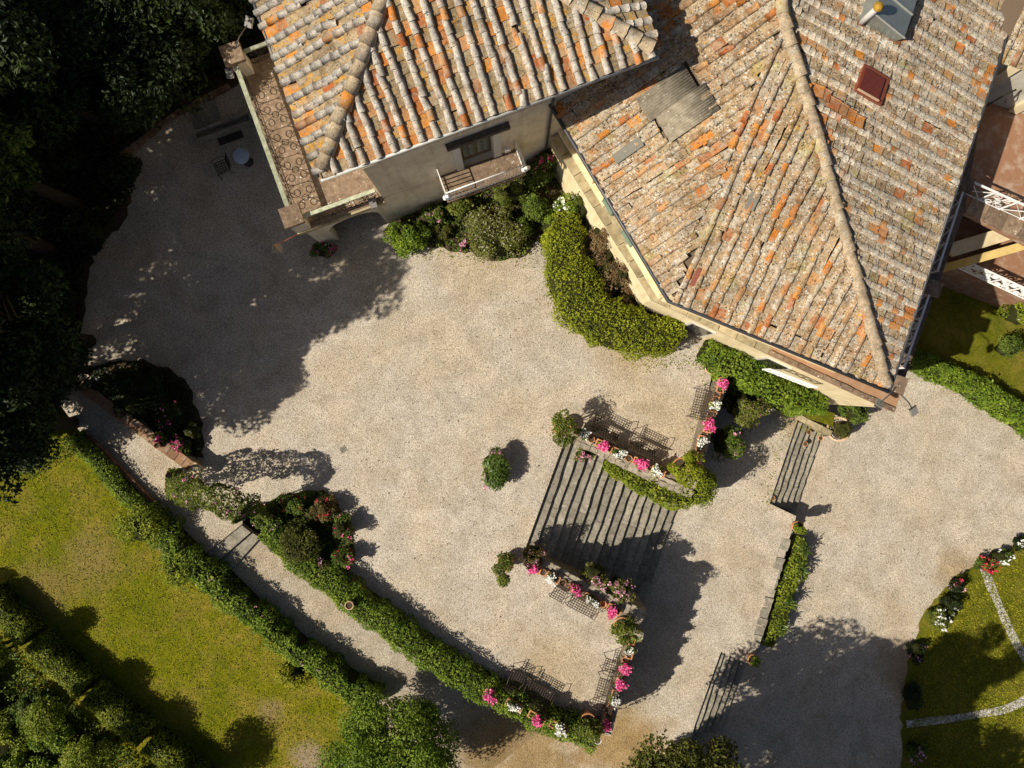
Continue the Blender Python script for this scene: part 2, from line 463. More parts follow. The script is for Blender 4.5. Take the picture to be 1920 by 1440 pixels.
def m_leaf(name, a, b, c, trans=.3, rough=.55):
    t = NT(name)
    r = t.math('FRACT', t.math('ADD', t.attr(), 0.0))
    col = t.ramp(r, [(.0, a), (.45, b), (.85, c), (1.0, tuple(min(1, x * 1.25) for x in c))])
    col = t.mix(1.0, col, t.ramp(t.noise(2.2, 4, .65), [(.3, .62), (.5, 1.0), (.7, 1.3)]), 'MULTIPLY')
    t.done(col, rough, .25)
    tr = t.n('ShaderNodeBsdfTranslucent'); t.l(col, tr.inputs['Color'])
    mx = t.n('ShaderNodeMixShader'); mx.inputs[0].default_value = trans
    t.l(t.b.outputs[0], mx.inputs[1]); t.l(tr.outputs[0], mx.inputs[2]); t.l(mx.outputs[0], t.out.inputs['Surface'])
    return t.mat
M['hedge'] = m_leaf('hedge_leaf', (.055, .10, .007), (.13, .205, .014), (.26, .34, .035))
M['hedge_y'] = m_leaf('lime_hedge_leaf', (.085, .115, .007), (.17, .22, .013), (.32, .35, .033))
M['jasmine'] = m_leaf('jasmine_leaf', (.11, .14, .005), (.21, .25, .010), (.35, .37, .025))
M['shrub'] = m_leaf('shrub_leaf', (.04, .068, .008), (.09, .14, .016), (.18, .24, .035))
M['lemon'] = m_leaf('lemon_leaf', (.05, .075, .007), (.115, .145, .016), (.23, .25, .045))
M['greygreen'] = m_leaf('grey_green_leaf', (.085, .10, .018), (.165, .18, .035), (.27, .27, .07))
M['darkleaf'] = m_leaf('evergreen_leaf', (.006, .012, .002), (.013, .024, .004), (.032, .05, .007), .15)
M['olive'] = m_leaf('olive_green_leaf', (.04, .05, .006), (.08, .09, .012), (.14, .14, .025))
M['agapanthus'] = m_leaf('strap_leaf', (.03, .055, .008), (.07, .115, .018), (.16, .21, .045), .2, .4)
M['bronze'] = m_leaf('bronze_leaf', (.07, .05, .015), (.14, .10, .03), (.22, .17, .05))
M['twig'] = m_leaf('dry_twig', (.08, .05, .02), (.14, .09, .04), (.22, .15, .07), .1)
M['pink'] = m_leaf('pink_petal', (.62, .04, .18), (.78, .08, .30), (.88, .26, .48), .2)
M['palepink'] = m_leaf('pale_pink_petal', (.55, .16, .28), (.66, .30, .42), (.78, .50, .58), .2)
M['red'] = m_leaf('red_petal', (.38, .01, .03), (.55, .02, .05), (.70, .08, .10), .2)
M['white'] = m_leaf('white_petal', (.66, .66, .58), (.78, .78, .72), (.86, .86, .84), .2)
M['cream_fl'] = m_leaf('cream_petal', (.45, .45, .28), (.58, .57, .40), (.70, .68, .52), .2)
M['yellowleaf'] = m_leaf('yellow_green_leaf', (.16, .18, .01), (.26, .27, .015), (.40, .38, .03))
M['grassblade'] = m_leaf('grass_blade', (.09, .10, .004), (.19, .195, .006), (.33, .30, .018), .2)
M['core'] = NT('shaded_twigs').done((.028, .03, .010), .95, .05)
M['deck'] = NT('mortar_bed').done((.15, .11, .075), .95, .05)

# ------------------------------------------------------------------ foliage tools
def rdir(n):
    d = RNG.normal(size=(n, 3)); return d / np.linalg.norm(d, axis=1, keepdims=True)

def leaf_quads(P, Nn, size, asp=.55, spread=.8, long_dir=None):
    n = len(P)
    nn = Nn + spread * RNG.normal(size=(n, 3)) * .6
    nn /= np.linalg.norm(nn, axis=1, keepdims=True) + 1e-9
    if long_dir is None:
        t = np.cross(nn, rdir(n))
    else:
        t = long_dir - nn * np.sum(long_dir * nn, axis=1, keepdims=True)
    t /= np.linalg.norm(t, axis=1, keepdims=True) + 1e-9
    b = np.cross(nn, t)
    s = (size * RNG.uniform(.6, 1.35, n))[:, None]
    fold = nn * s * .12
    V = np.stack([P - t * s * .5, P + b * s * asp * .5 + fold, P + t * s * .5, P - b * s * asp * .5 + fold], axis=1).reshape(-1, 3)
    F = np.arange(4 * n).reshape(n, 4)
    return V, F

def crown_pts(c, radii, n, nclump, rc, zmin=-.35, hollow=.5, squash=.75):
    """leaf positions in clumps spread through a lumpy ellipsoid"""
    c = np.array(c); radii = np.array(radii)
    d = rdir(nclump * 3); d = d[d[:, 2] > zmin][:nclump]
    k = len(d)
    rad = RNG.uniform(hollow, 1.0, k) ** .6
    cc = d * rad[:, None] * np.maximum(radii - rc * .75, radii * .35)
    tone = RNG.uniform(0, 1, k); size = RNG.uniform(.65, 1.25, k)
    idx = RNG.integers(0, k, n)
    ld = rdir(n); ld[:, 2] = np.abs(ld[:, 2]) * RNG.choice([1, 1, 1, -1], n)
    rr = RNG.uniform(.35, 1.0, n) ** .5
    P = c + cc[idx] + ld * (rc * size[idx] * rr)[:, None] * np.array([1, 1, squash])
    N = ld * .7 + np.array([0, 0, .5])
    rnd = np.clip(tone[idx] * .45 + RNG.uniform(0, 1, n) * .55, 0, .999)
    return P, N, rnd, c + cc

def foliage(name, P, N, rnd, size, mat, parent, asp=.55, spread=.8, long_dir=None, inv=True, kind=None):
    V, F = leaf_quads(P, N, size, asp, spread, long_dir)
    o = obj(name, mesh_np(name, V, F, mat, rnd), parent, inv)
    if kind: o['kind'] = kind
    return o

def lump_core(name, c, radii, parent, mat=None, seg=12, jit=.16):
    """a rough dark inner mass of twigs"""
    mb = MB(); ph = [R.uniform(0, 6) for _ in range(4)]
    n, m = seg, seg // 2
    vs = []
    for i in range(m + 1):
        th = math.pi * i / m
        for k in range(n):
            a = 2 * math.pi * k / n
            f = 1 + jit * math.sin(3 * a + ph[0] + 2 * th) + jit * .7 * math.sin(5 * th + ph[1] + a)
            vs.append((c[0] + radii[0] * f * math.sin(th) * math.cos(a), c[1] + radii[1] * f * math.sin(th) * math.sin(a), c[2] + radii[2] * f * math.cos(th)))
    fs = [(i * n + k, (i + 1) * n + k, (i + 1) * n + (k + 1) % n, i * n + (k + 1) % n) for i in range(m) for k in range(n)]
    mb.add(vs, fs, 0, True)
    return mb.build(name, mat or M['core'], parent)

def blossoms(P, N, n, size, mat, parent, up=.05, cluster=6, name='blossoms'):
    """small clusters of petals on top of leaves P"""
    if n <= 0 or len(P) == 0: return None
    hi = np.argsort(-P[:, 2] + RNG.uniform(0, 1, len(P)) * (np.ptp(P[:, 2]) + .01) * .8)
    idx = RNG.choice(hi[:max(n, len(P) // 2)], n)
    B = P[idx] + np.array([0, 0, up])
    Q = np.repeat(B, cluster, axis=0) + RNG.normal(size=(n * cluster, 3)) * size * .55
    NN = RNG.normal(size=(n * cluster, 3)) * .6 + np.array([0, 0, 1.0])
    return foliage(name, Q, NN, RNG.uniform(0, .999, n * cluster), size, mat, parent, .9, .5)

def shrub(name, label, base, radii, mat, n=1500, size=.08, nclump=14, rc=None, flowers=None, cat='shrub', group=None, core=True, stem=True, lift=.75, asp=.55, zmin=-.35, parent=None):
    """ground-rooted bush: stems + leaf clumps (+ blossoms = [(mat,n,size)])"""
    base = Vector(base)
    t = thing(name, label, cat, base, group=group) if parent is None else parent
    c = base + Vector((0, 0, radii[2] * lift))
    rc = rc or min(radii) * .45
    P, N, rnd, cc = crown_pts(c, radii, n, nclump, rc, zmin)
    keep = P[:, 2] > base.z + .02
    P, N, rnd = P[keep], N[keep], rnd[keep]
    foliage('foliage', P, N, rnd, size, mat, t, asp)
    if core:
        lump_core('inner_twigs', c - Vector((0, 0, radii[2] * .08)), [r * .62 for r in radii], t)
    if stem:
        mb = MB()
        for q in cc[:: max(1, len(cc) // 5)][:5]:
            mb.tube([base + Vector((R.uniform(-.04, .04), R.uniform(-.04, .04), 0)), base.lerp(Vector(q), .5) + Vector((0, 0, .05)), Vector(q)], [.03, .022, .012], 5)
        mb.build('stems', M['bark'], t)
    for fm, fn, fs in (flowers or []):
        blossoms(P, N, fn, fs, fm, t)
    return t

def tree(name, label, base, height, crown_c, radii, mat, n=9000, size=.16, nclump=45, rc=.8, trunk_r=.22, cat='tree', group=None, zmin=-.6, hollow=.45, asp=.5):
    base = Vector(base); c = Vector(crown_c)
    t = thing(name, label, cat, base, group=group)
    P, N, rnd, cc = crown_pts(c, radii, n, nclump, rc, zmin, hollow)
    foliage('crown', P, N, rnd, size, mat, t, asp)
    mb = MB(); top = Vector((c.x, c.y, c.z + radii[2] * .35))
    mid = base.lerp(top, .5) + Vector((R.uniform(-.2, .2), R.uniform(-.2, .2), 0))
    mb.tube([base, base.lerp(mid, .5), mid, mid.lerp(top, .5), top], [trunk_r * 1.25, trunk_r, trunk_r * .8, trunk_r * .5, trunk_r * .15], 8)
    mb.build('trunk', M['bark'], t)
    mb = MB()
    for q in cc[:: max(1, len(cc) // 14)]:
        q = Vector(q); s0 = base.lerp(top, R.uniform(.35, .8))
        mb.tube([s0, s0.lerp(q, .55) + Vector((0, 0, .15)), q], [trunk_r * .4, trunk_r * .22, trunk_r * .08], 5)
    mb.build('limbs', M['bark'], t)
    return t

def poly_len(pts):
    seg = [(Vector(b) - Vector(a)).length for a, b in zip(pts[:-1], pts[1:])]
    return seg, sum(seg)

def hedge(name, label, pts, width, depth, mat, dens=330, size=.085, cat='hedge', group=None, lump=.10, flowers=None, rough=.06, core=True, asp=.55, spread=.8):
    """pts: world points along the top centre line; depth: how far the sides reach down (number or list)"""
    pts = [Vector(p) for p in pts]
    wd = width if isinstance(width, list) else [width] * len(pts)
    dp = depth if isinstance(depth, list) else [depth] * len(pts)
    seg, L = poly_len(pts)
    t = thing(name, label, cat, pts[0] - Vector((0, 0, dp[0])), group=group)
    per = np.mean(wd) + 2 * np.mean(dp)
    n = int(L * per * dens)
    cum = np.concatenate([[0], np.cumsum(seg)])
    u = np.concatenate([RNG.uniform(0, L, int(n * .96)), RNG.choice([0.0, L], n - int(n * .96))])
    A = np.array([tuple(p) for p in pts])
    C = np.stack([np.interp(u, cum, A[:, k]) for k in range(3)], axis=1)
    wv = np.interp(u, cum, wd); dv = np.interp(u, cum, dp)
    T = np.array([tuple((pts[min(i + 1, len(pts) - 1)] - pts[max(i - 1, 0)]).normalized()) for i in range(len(pts))])
    T[:, 2] = 0
    Tu = np.stack([np.interp(u, cum, T[:, k]) for k in range(3)], axis=1)
    S = np.stack([-Tu[:, 1], Tu[:, 0], np.zeros(len(u))], axis=1)
    S /= np.linalg.norm(S, axis=1, keepdims=True) + 1e-9
    ptop = np.mean(wd) * 1.5 / (np.mean(wd) * 1.5 + 2 * np.mean(dp))
    istop = RNG.uniform(0, 1, n) < ptop
    xa = RNG.uniform(-1, 1, n); za = RNG.uniform(0, 1, n)
    x = np.where(istop, xa, RNG.choice([-1, 1], n) * (1 - za ** 5) ** .2)
    z = np.where(istop, (1 - np.abs(xa) ** 4) ** .25, za)
    th = np.arctan2(z * .8, x)
    cs = np.where(istop, x ** 3, np.sign(x)); sn = np.where(istop, 1.0, za ** 3)
    ph = RNG.uniform(0, 6, 6)
    lum = 1 + lump * (np.sin(u * 2.3 + ph[0] + th * 2) + .8 * np.sin(u * 5.1 + ph[1] - th * 3) + .5 * np.sin(u * 9.7 + ph[2]))
    inn = 1 - np.abs(RNG.normal(0, rough, n)) * 1.5
    endf = RNG.uniform(0, 1, n)
    isend = (u <= 0) | (u >= L)
    inn = np.where(isend, endf, inn)
    P = C + S * (x * wv / 2 * lum * inn)[:, None]
    P[:, 2] = C[:, 2] - dv + (dv * z * (.9 + .1 * lum) * np.where(isend, RNG.uniform(0, 1, n), 1 - (1 - inn) * .4)) + RNG.normal(0, .015, n)
    N = S * cs[:, None] + np.array([0, 0, 1.0]) * (sn[:, None] * .9 + .25)
    spr = RNG.uniform(0, 1, n) < .08
    P = P + np.where(spr[:, None], N / (np.linalg.norm(N, axis=1, keepdims=True) + 1e-9) * RNG.uniform(0, .13, n)[:, None], 0)
    size = size * RNG.choice([.75, 1.0, 1.35], n)
    tone = .5 + .5 * np.sin(u * 3.7 + ph[3]) * np.sin(u * 1.3 + th * 2 + ph[4])
    rnd = np.clip(tone * .35 + RNG.uniform(0, 1, n) * .65, 0, .999)
    foliage('foliage', P, N, rnd, size, mat, t, asp, spread)
    # inner mass
    mb = MB(); ring = []
    K = 9
    for i, p in enumerate(pts):
        d = (pts[min(i + 1, len(pts) - 1)] - pts[max(i - 1, 0)]); s = Vector((-d.y, d.x, 0)).normalized()
        for k in range(K):
            a = math.pi * k / (K - 1)
            xx = math.copysign(abs(math.cos(a)) ** .5, math.cos(a)) * wd[i] / 2 * .84; zz = abs(math.sin(a)) ** .5 * dp[i] * .93
            ring.append(p + s * xx + Vector((0, 0, zz - dp[i])))
    fs = [(i * K + k, i * K + k + 1, (i + 1) * K + k + 1, (i + 1) * K + k) for i in range(len(pts) - 1) for k in range(K - 1)]
    fs += [tuple(range(K)), tuple(range((len(pts) - 1) * K, len(pts) * K))]
    mb.add(ring, fs, 0, False)
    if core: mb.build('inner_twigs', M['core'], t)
    for fm, fn, fsz in (flowers or []):
        blossoms(P, N, fn, fsz, fm, t)
    return t

def strap_plant(c, n, length, mat, parent, name='leaves', rise=.6, width=.05):
    """arching strap leaves from a point (agapanthus, grasses)"""
    V = []; F = []; rnd = []
    for i in range(n):
        a = R.uniform(0, 2 * math.pi); L = length * R.uniform(.6, 1.15); up = rise * R.uniform(.5, 1.2)
        o = Vector(c) + Vector((R.uniform(-.12, .12), R.uniform(-.12, .12), 0))
        d = Vector((math.cos(a), math.sin(a), 0)); s = Vector((-d.y, d.x, 0)) * width * .5
        p = [o, o + d * L * .35 + Vector((0, 0, up * .75)), o + d * L * .7 + Vector((0, 0, up * .9)), o + d * L + Vector((0, 0, up * .55))]
        ws = [.6, 1, .8, .1]; b = len(V)
        for q, w in zip(p, ws): V += [tuple(q - s * w), tuple(q + s * w)]
        F += [(b + 2 * k, b + 2 * k + 1, b + 2 * k + 3, b + 2 * k + 2) for k in range(3)]
        rnd += [R.random()] * 3
    return obj(name, mesh_np(name, np.array(V), np.array(F), mat, np.array(rnd)), parent)

def ground_cover(name, label, poly, z, n, mat, size, h=.12, cat='ground cover'):
    """low leafy cover scattered over a polygon of world points"""
    P = np.array([[p[0], p[1]] for p in poly]); lo, hi = P.min(0), P.max(0); out = []
    while sum(len(o) for o in out) < n:
        q = RNG.uniform(lo, hi, size=(n * 2, 2)); ins = np.zeros(len(q), bool)
        for (x0, y0), (x1, y1) in zip(P, np.roll(P, -1, 0)):
            c = (y0 > q[:, 1]) != (y1 > q[:, 1])
            xx = (x1 - x0) * (q[:, 1] - y0) / (y1 - y0 + 1e-12) + x0
            ins ^= c & (q[:, 0] < xx)
        out.append(q[ins])
    q = np.concatenate(out)[:n]
    lump = .5 + .5 * np.sin(q[:, 0] * 3.1) * np.sin(q[:, 1] * 2.7 + 1)
    Q = np.column_stack([q, z + RNG.uniform(0, 1, n) * h * (.4 + lump)])
    o = foliage(name, Q, np.tile([0, 0, 1.0], (n, 1)), RNG.uniform(0, .999, n), size, mat, None, .55, 1.0)
    return tag(o, label, cat, kind='stuff')

# ------------------------------------------------------------------ ground and terraces
def xy(px, py, z=0.0):
    p = W(px, py, z); return (p.x, p.y)

def ragged(poly, sub=6, jit=.06, closed=True):
    """smooth curve through the points with a slightly uneven edge"""
    P = [Vector((p[0], p[1])) for p in poly]; n = len(P); out = []
    for i in range(n):
        a, b, c_, d = P[i - 1], P[i], P[(i + 1) % n], P[(i + 2) % n]
        k = max(1, min(sub, int((c_ - b).length / .35) + 1))
        for j in range(k):
            t = j / k
            q = .5 * ((2 * b) + (c_ - a) * t + (2 * a - 5 * b + 4 * c_ - d) * t * t + (3 * b - a - 3 * c_ + d) * t ** 3)
            out.append((q.x + R.gauss(0, jit), q.y + R.gauss(0, jit)))
    return out

def sheet(name, poly, z, mat):
    mb = MB(); mb.add([(p[0], p[1], z) for p in poly], [tuple(range(len(poly)))])
    o = mb.build(name, mat); o['kind'] = 'structure'
    me = o.data
    if me.polygons[0].normal.z < 0: me.flip_normals()
    return o

Z_MID, Z_LOW, Z_LAWN = -2.35, -3.25, -1.8
sheet('ground', [(-400, -400), (400, -400), (400, 400), (-400, 400)], -5.0, M['earth'])

court_px = [(20, 60), (40, -300), (1180, -300), (1180, 540), (1335, 640), (1337, 691), (1293, 903), (1064, 812), (983, 1034), (1199, 1135),
            (1130, 1371), (1120, 1373), (1035, 1346), (931, 1291), (845, 1243), (747, 1175), (660, 1107), (575, 1042), (515, 996), (440, 935), (400, 905),
            (340, 930), (290, 905), (330, 878), (355, 868), (150, 715), (100, 690), (60, 560)]
mb = MB(); mb.prism([xy(*p) for p in court_px], -5.0, 0.0, 0, 1)
o = mb.build('upper_court', [M['gravel'], M['wallstone']]); o['kind'] = 'structure'

mid_px = [(1150, 560), (1480, 745), (1500, 775), (1443, 944), (1493, 968), (1408, 1247), (1352, 1222), (1302, 1362), (1285, 1430), (1270, 1800), (500, 1800), (500, 1000)]
mb = MB(); mb.prism([xy(*p, Z_MID) for p in mid_px], -5.0, Z_MID, 0, 1)
o = mb.build('middle_court', [M['gravel_low'], M['wallstone']]); o['kind'] = 'structure'
sheet('lower_court', [xy(1100, 300, Z_LOW), xy(2700, 300, Z_LOW), xy(2700, 2300, Z_LOW), xy(1100, 2300, Z_LOW)], Z_LOW, M['gravel_low'])
lawn_px = [(-900, 700), (100, 780), (150, 845), (250, 955), (420, 1100), (560, 1215), (690, 1330), (700, 1390), (640, 1800), (-900, 1800)]
mb = MB(); mb.prism([xy(*p, Z_LAWN) for p in lawn_px], -5.0, Z_LAWN, 0)
o = mb.build('lawn', M['lawn']); o['kind'] = 'structure'

# garden path between the hedges, sloping down
st = [((95, 735), (165, 715), -.02), ((180, 850), (260, 770), -.02), ((262, 930), (360, 850), -.02), ((330, 975), (440, 890), -.02), ((385, 1038), (455, 982), -.02)]
st2 = [((428, 1062), (482, 1000), -.36), ((555, 1190), (640, 1100), -.75), ((690, 1300), (780, 1205), -1.3), ((800, 1410), (900, 1290), -1.9), ((850, 1465), (990, 1340), -2.2), ((880, 1490), (1040, 1360), -2.4)]
def strip(name, stt, mat, zoff=0):
    mb = MB(); vs = []
    for a, b, z in stt: vs += [W(*a, z), W(*b, z)]
    mb.add(vs, [(2 * i, 2 * i + 2, 2 * i + 3, 2 * i + 1) for i in range(len(stt) - 1)])
    o = mb.build(name, mat); o['kind'] = 'structure'
    if o.data.polygons[0].normal.z < 0: o.data.flip_normals()
    return o
strip('path', st, M['gravel_path'])
strip('path', st2, M['gravel_path'])
# two stone path steps
ps = thing('path_steps', 'two worn stone steps across the garden path below the rose arch', 'steps', W(425, 1015, -.3))
for (a, b, c, d, z) in (((385, 1036), (452, 984), (408, 1052), (470, 998), -.10), ((408, 1052), (470, 998), (434, 1068), (488, 1008), -.26)):
    mb = MB(); mb.prism([xy(*p, z) for p in (a, b, d, c)], z - .3, z); mb.build('step', M['step'], ps)

# right lawn with white gravel paths
rl = [(2400, 940), (1960, 995), (1890, 1028), (1830, 1058), (1775, 1098), (1735, 1145), (1708, 1215), (1692, 1310), (1690, 1420), (1700, 1800), (2400, 1800)]
sheet('garden_lawn', ragged([xy(*p, Z_LOW) for p in rl], 40, .05), Z_LOW + .05, M['lawn_green'])
t = NT('white_gravel'); c = t.sep(t.vor(22, 'Color'))[0]
M['white_gravel'] = t.done(t.mix(1.0, t.ramp(c, [(0, (.18, .16, .13)), (.35, (.45, .42, .37)), (1, (.78, .75, .70))]), t.ramp(t.vor(22), [(.3, 1.0), (.7, .5)]), 'MULTIPLY'), .9, .1)
def ribbon(name, px, w, z, mat):
    p = [W(*q, z) for q in px]; vs = []
    for i, q in enumerate(p):
        d = p[min(i + 1, len(p) - 1)] - p[max(i - 1, 0)]; s = Vector((-d.y, d.x, 0)).normalized() * (w / 2) * R.uniform(.85, 1.15)
        vs += [q - s, q + s]
    mb = MB(); mb.add(vs, [(2 * i, 2 * i + 2, 2 * i + 3, 2 * i + 1) for i in range(len(p) - 1)])
    o = mb.build(name, mat); o['kind'] = 'structure'
    if o.data.polygons[0].normal.z < 0: o.data.flip_normals()
ribbon('white_path', [(1843, 1062), (1856, 1095), (1870, 1128), (1886, 1165), (1905, 1205), (1925, 1240), (1950, 1280), (1990, 1330)], .36, Z_LOW + .058, M['white_gravel'])
ribbon('white_path', [(1700, 1358), (1745, 1352), (1790, 1347), (1840, 1338), (1880, 1332), (1905, 1322), (1935, 1305), (1990, 1270)], .36, Z_LOW + .062, M['white_gravel'])
# grass bank east of the house
sheet('grass_bank', [xy(1640, 690, -3.1), xy(1715, 683, -3.1), xy(1780, 712, -3.1), xy(1850, 745, -3.1), xy(1930, 795, -3.1), xy(2500, 900, -3.1), xy(2500, 300, -3.1), xy(1600, 300, -3.1)], -3.12, M['lawn_green'])
# forest floor, top left
sheet('forest_floor', ragged([xy(-900, 720), xy(95, 700), xy(140, 690), xy(158, 600), xy(166, 520), xy(180, 470), xy(222, 430), xy(250, 380), xy(232, 330), xy(218, 295), xy(330, 215), xy(470, 140), xy(520, 60), xy(560, -400), xy(-900, -400)], 30, .07), .012, M['soil'])

# ------------------------------------------------------------------ stairs
def stairs(name, label, A, B, dirv, n, tread, riser, ztop, pieces, skew=0.0, mat=None):
    """A-B: top edge (world xy, left to right looking down), dirv: unit down-hill direction"""
    A = Vector(A[:2]).to_3d(); B = Vector(B[:2]).to_3d(); d = Vector(dirv).to_3d().normalized()
    t = thing(name, label, 'staircase', (A + B) / 2 + Vector((0, 0, ztop)))
    L = (B - A).length; e = (B - A) / L
    for i in range(n):
        z = ztop - (i + 1) * riser
        # riser block set back under the nosing
        mb = MB(); q = [A + d * (tread * i - .03), B + d * (tread * i - .03), B + d * (tread * (i + 1) - .02), A + d * (tread * (i + 1) - .02)]
        mb.prism([(p.x, p.y) for p in q], z - .8, z - .115); step = mb.build('step', M['wallstone'], t)
        cuts = [0.0] + sorted(R.uniform((k + .75) / pieces, (k + 1.25) / pieces) for k in range(pieces - 1)) + [1.0]
        for k in range(pieces):
            u0, u1 = cuts[k] * L + .006, cuts[k + 1] * L - .006
            zz = z + R.uniform(-.008, .008); K = 6
            nose = tread * (i + 1) + .012
            front = [A + e * (u0 + (u1 - u0) * j / K) + d * (nose + R.uniform(-.016, .014) + .03 * math.sin(u0 * 2.1 + j + i)* .5) for j in range(K + 1)]
            back = [A + e * u0 + d * (tread * i - .02), A + e * u1 + d * (tread * i - .02)]
            poly = [(p.x, p.y) for p in front] + [(back[1].x, back[1].y), (back[0].x, back[0].y)]
            mb = MB(); mb.prism(poly, zz - .11, zz)
            mb.build('step_slab', mat or M['step'], step)
    return t
DST = (0.945, -0.32)
stairs('stone_staircase', 'wide flight of weathered stone steps between the two flower-lined terraces', W(1078, 755), W(955, 1118), DST, 15, .378, Z_MID / -16.0, 0.0, 4)
a, b = W(1493, 789, Z_MID), W(1441, 944, Z_MID)
stairs('garden_steps', 'short flight of grey stone steps beside the potted box ball', a, b, DST, 5, .30, (Z_MID - Z_LOW) / 6, Z_MID, 3)
a, b = W(1349, 1218, Z_MID), W(1296, 1372, Z_MID)
stairs('garden_steps', 'narrow stone steps half in tree shade at the bottom of the court', a, b, DST, 5, .30, (Z_MID - Z_LOW) / 6, Z_MID, 2)
# pale stone edging at the head and side of the garden steps
def slab_row(parent, name, a, b, w, z0, z1, n, mat, jit=.012, gap=.008):
    a = Vector(a); b = Vector(b); L = (b - a).length; e = (b - a) / L; s = Vector((-e.y, e.x, 0))
    cuts = [0] + [L * (k + R.uniform(-.2, .2)) / n for k in range(1, n)] + [L]
    for k in range(n):
        u0, u1 = cuts[k] + gap, cuts[k + 1] - gap
        poly = [a + e * (u0 + R.uniform(0, jit)) - s * (w / 2 + R.uniform(-jit, jit)), a + e * (u0 + u1) / 2 - s * (w / 2 + R.uniform(-jit, jit)), a + e * (u1 - R.uniform(0, jit)) - s * (w / 2 + R.uniform(-jit, jit)),
                a + e * u1 + s * (w / 2 + R.uniform(-jit, jit)), a + e * (u0 + u1) / 2 + s * (w / 2 + R.uniform(-jit, jit)), a + e * u0 + s * (w / 2 + R.uniform(-jit, jit))]
        mb = MB(); mb.prism([(p.x, p.y) for p in poly], z0, z1 + R.uniform(-jit, jit) * .8); mb.build(name, mat, parent)
t = thing('stone_kerb', 'pale stone kerb along the top side of the garden steps by the potted box ball', 'kerb', W(1520, 795, Z_MID))
slab_row(t, 'kerb_stone', W(1492, 780, Z_MID), W(1553, 812, Z_MID - .3), .24, -3.7, Z_MID + .05, 3, M['ledge'])

# ------------------------------------------------------------------ walls of the terraces
def parapet(name, label, px, ztop, out, base=-3.0, n_st=5, coping=True, width=.62, capmat=None, wallmat=None, off=.13):
    """px: planter centre line at ztop; out=+1/-1 side the coping lies on (left/right of the run)"""
    P = [W(*p, ztop) for p in px]
    t = thing(name, label, 'wall', Vector((P[0].x, P[0].y, 0)))
    for i, (a, b) in enumerate(zip(P[:-1], P[1:])):
        e = (b - a).normalized(); s = Vector((-e.y, e.x, 0)) * out
        ext = width * .45
        a2, b2 = a - e * (ext if i else 0), b + e * ext
        q = [a2 + s * (off - width / 2), b2 + s * (off - width / 2), b2 + s * (off + width / 2), a2 + s * (off + width / 2)]
        mb = MB(); mb.prism([(v.x, v.y) for v in q], base, ztop - .02 - .003 * i); mb.build('wall_body', wallmat or M['wallstone'], t)
        if coping:
            L = (b2 - a2).length; u = 0.0
            while u < L - .08:
                ln = min(R.uniform(.16, .42), L - u)
                for row in range(2):
                    w = .17; c0 = a2 + s * (off + width / 2 - .02 - w * row + R.uniform(-.03, .03))
                    j = lambda: R.uniform(-.022, .022)
                    p4 = [c0 + e * (u + .01) + s * (j() - .0), c0 + e * (u + ln / 2) + s * (j() * 2 + .02), c0 + e * (u + ln - .01) + s * j(),
                          c0 + e * (u + ln - .01 + j()) - s * (w + j()), c0 + e * (u + ln * .5) - s * (w + .01 + j()), c0 + e * (u + .01 + j()) - s * (w + j())]
                    mb = MB(); z1 = ztop + R.uniform(.03, .12)
                    mb.prism([(v.x, v.y) for v in p4], ztop - .05, z1)
                    mb.build('coping_stone', M['coping'], t)
                u += ln
    return t
parapet('stair_parapet', 'rubble-capped parapet above the stairs, carrying planters on the house side', [(1085, 814), (1135, 836), (1178, 859), (1221, 880), (1290, 910)], .4, -1)
parapet('terrace_parapet', 'planter-lined parapet on the right edge of the house-side terrace', [(1350, 716), (1328, 766), (1319, 802), (1292, 900)], .4, 1, coping=True, width=.5, off=.09)
parapet('stair_parapet', 'rubble-capped parapet below the stairs in front of the lower iron bench', [(985, 1052), (1055, 1090), (1108, 1119), (1160, 1146), (1193, 1160)], .4, 1)
parapet('terrace_parapet', 'planter-lined parapet on the right edge of the lower terrace, over the wide shadow', [(1192, 1180), (1170, 1240), (1157, 1280), (1133, 1365)], .4, 1, width=.48, off=.08)
parapet('brick_parapet', 'low red-brown brick parapet inside the long clipped hedge', [(655, 1092), (740, 1170), (845, 1247), (935, 1299), (1040, 1352), (1110, 1380)], .45, 1, coping=False, width=.24, off=.05, wallmat=M['brickcap'])

# left parapet with terracotta cap tiles
t = thing('capped_wall', 'low wall capped with terracotta slabs beside the shaded flower bed', 'wall', W(260, 800))
a, b = W(150, 722, .6), W(362, 878, .6)
mb = MB(); e = (b - a).normalized(); s = Vector((-e.y, e.x, 0)) * .2
mb.prism([((v.x), (v.y)) for v in (a - s, b - s, b + s, a + s)], -.5, .55); mb.build('wall_body', M['wallstone'], t)
slab_row(t, 'cap_slab', a, b, .42, .56, .62, 14, M['brickcap'], .008)
mb = MB(); mb.box(tuple(b + e * .14 + Vector((0, 0, .0))), (.42, .5, .14), math.atan2(e.y, e.x)); mb.build('end_stone', M['ledge'], t)
# brick path edging wall inside the lawn hedge
t = thing('brick_edging', 'dark brick edging wall between the garden path and the short clipped hedge', 'wall', W(260, 910))
slab_row(t, 'edging_brick', W(165, 818, .1), W(290, 945, .1), .16, -.4, .16, 9, M['brickcap'])

# low retaining wall between middle and lower courts
t = thing('retaining_wall', 'flush stone-topped retaining wall between the middle and right courts', 'wall', W(1450, 1100, Z_MID))
slab_row(t, 'cap_stone', W(1484, 975, Z_MID), W(1412, 1228, Z_MID), .34, Z_MID - .9, Z_MID + .02, 14, M['step'], .05)

# ------------------------------------------------------------------ buildings
OT = W(745, 410, 0); AT = Vector((.939, .343, 0)).normalized(); NTI = Vector((-AT.y, AT.x, 0))
def TF(s, t, z): return OT + AT * s + NTI * t + Vector((0, 0, z))
def txy(s, t): p = TF(s, t, 0); return (p.x, p.y)
ZT = 9.0

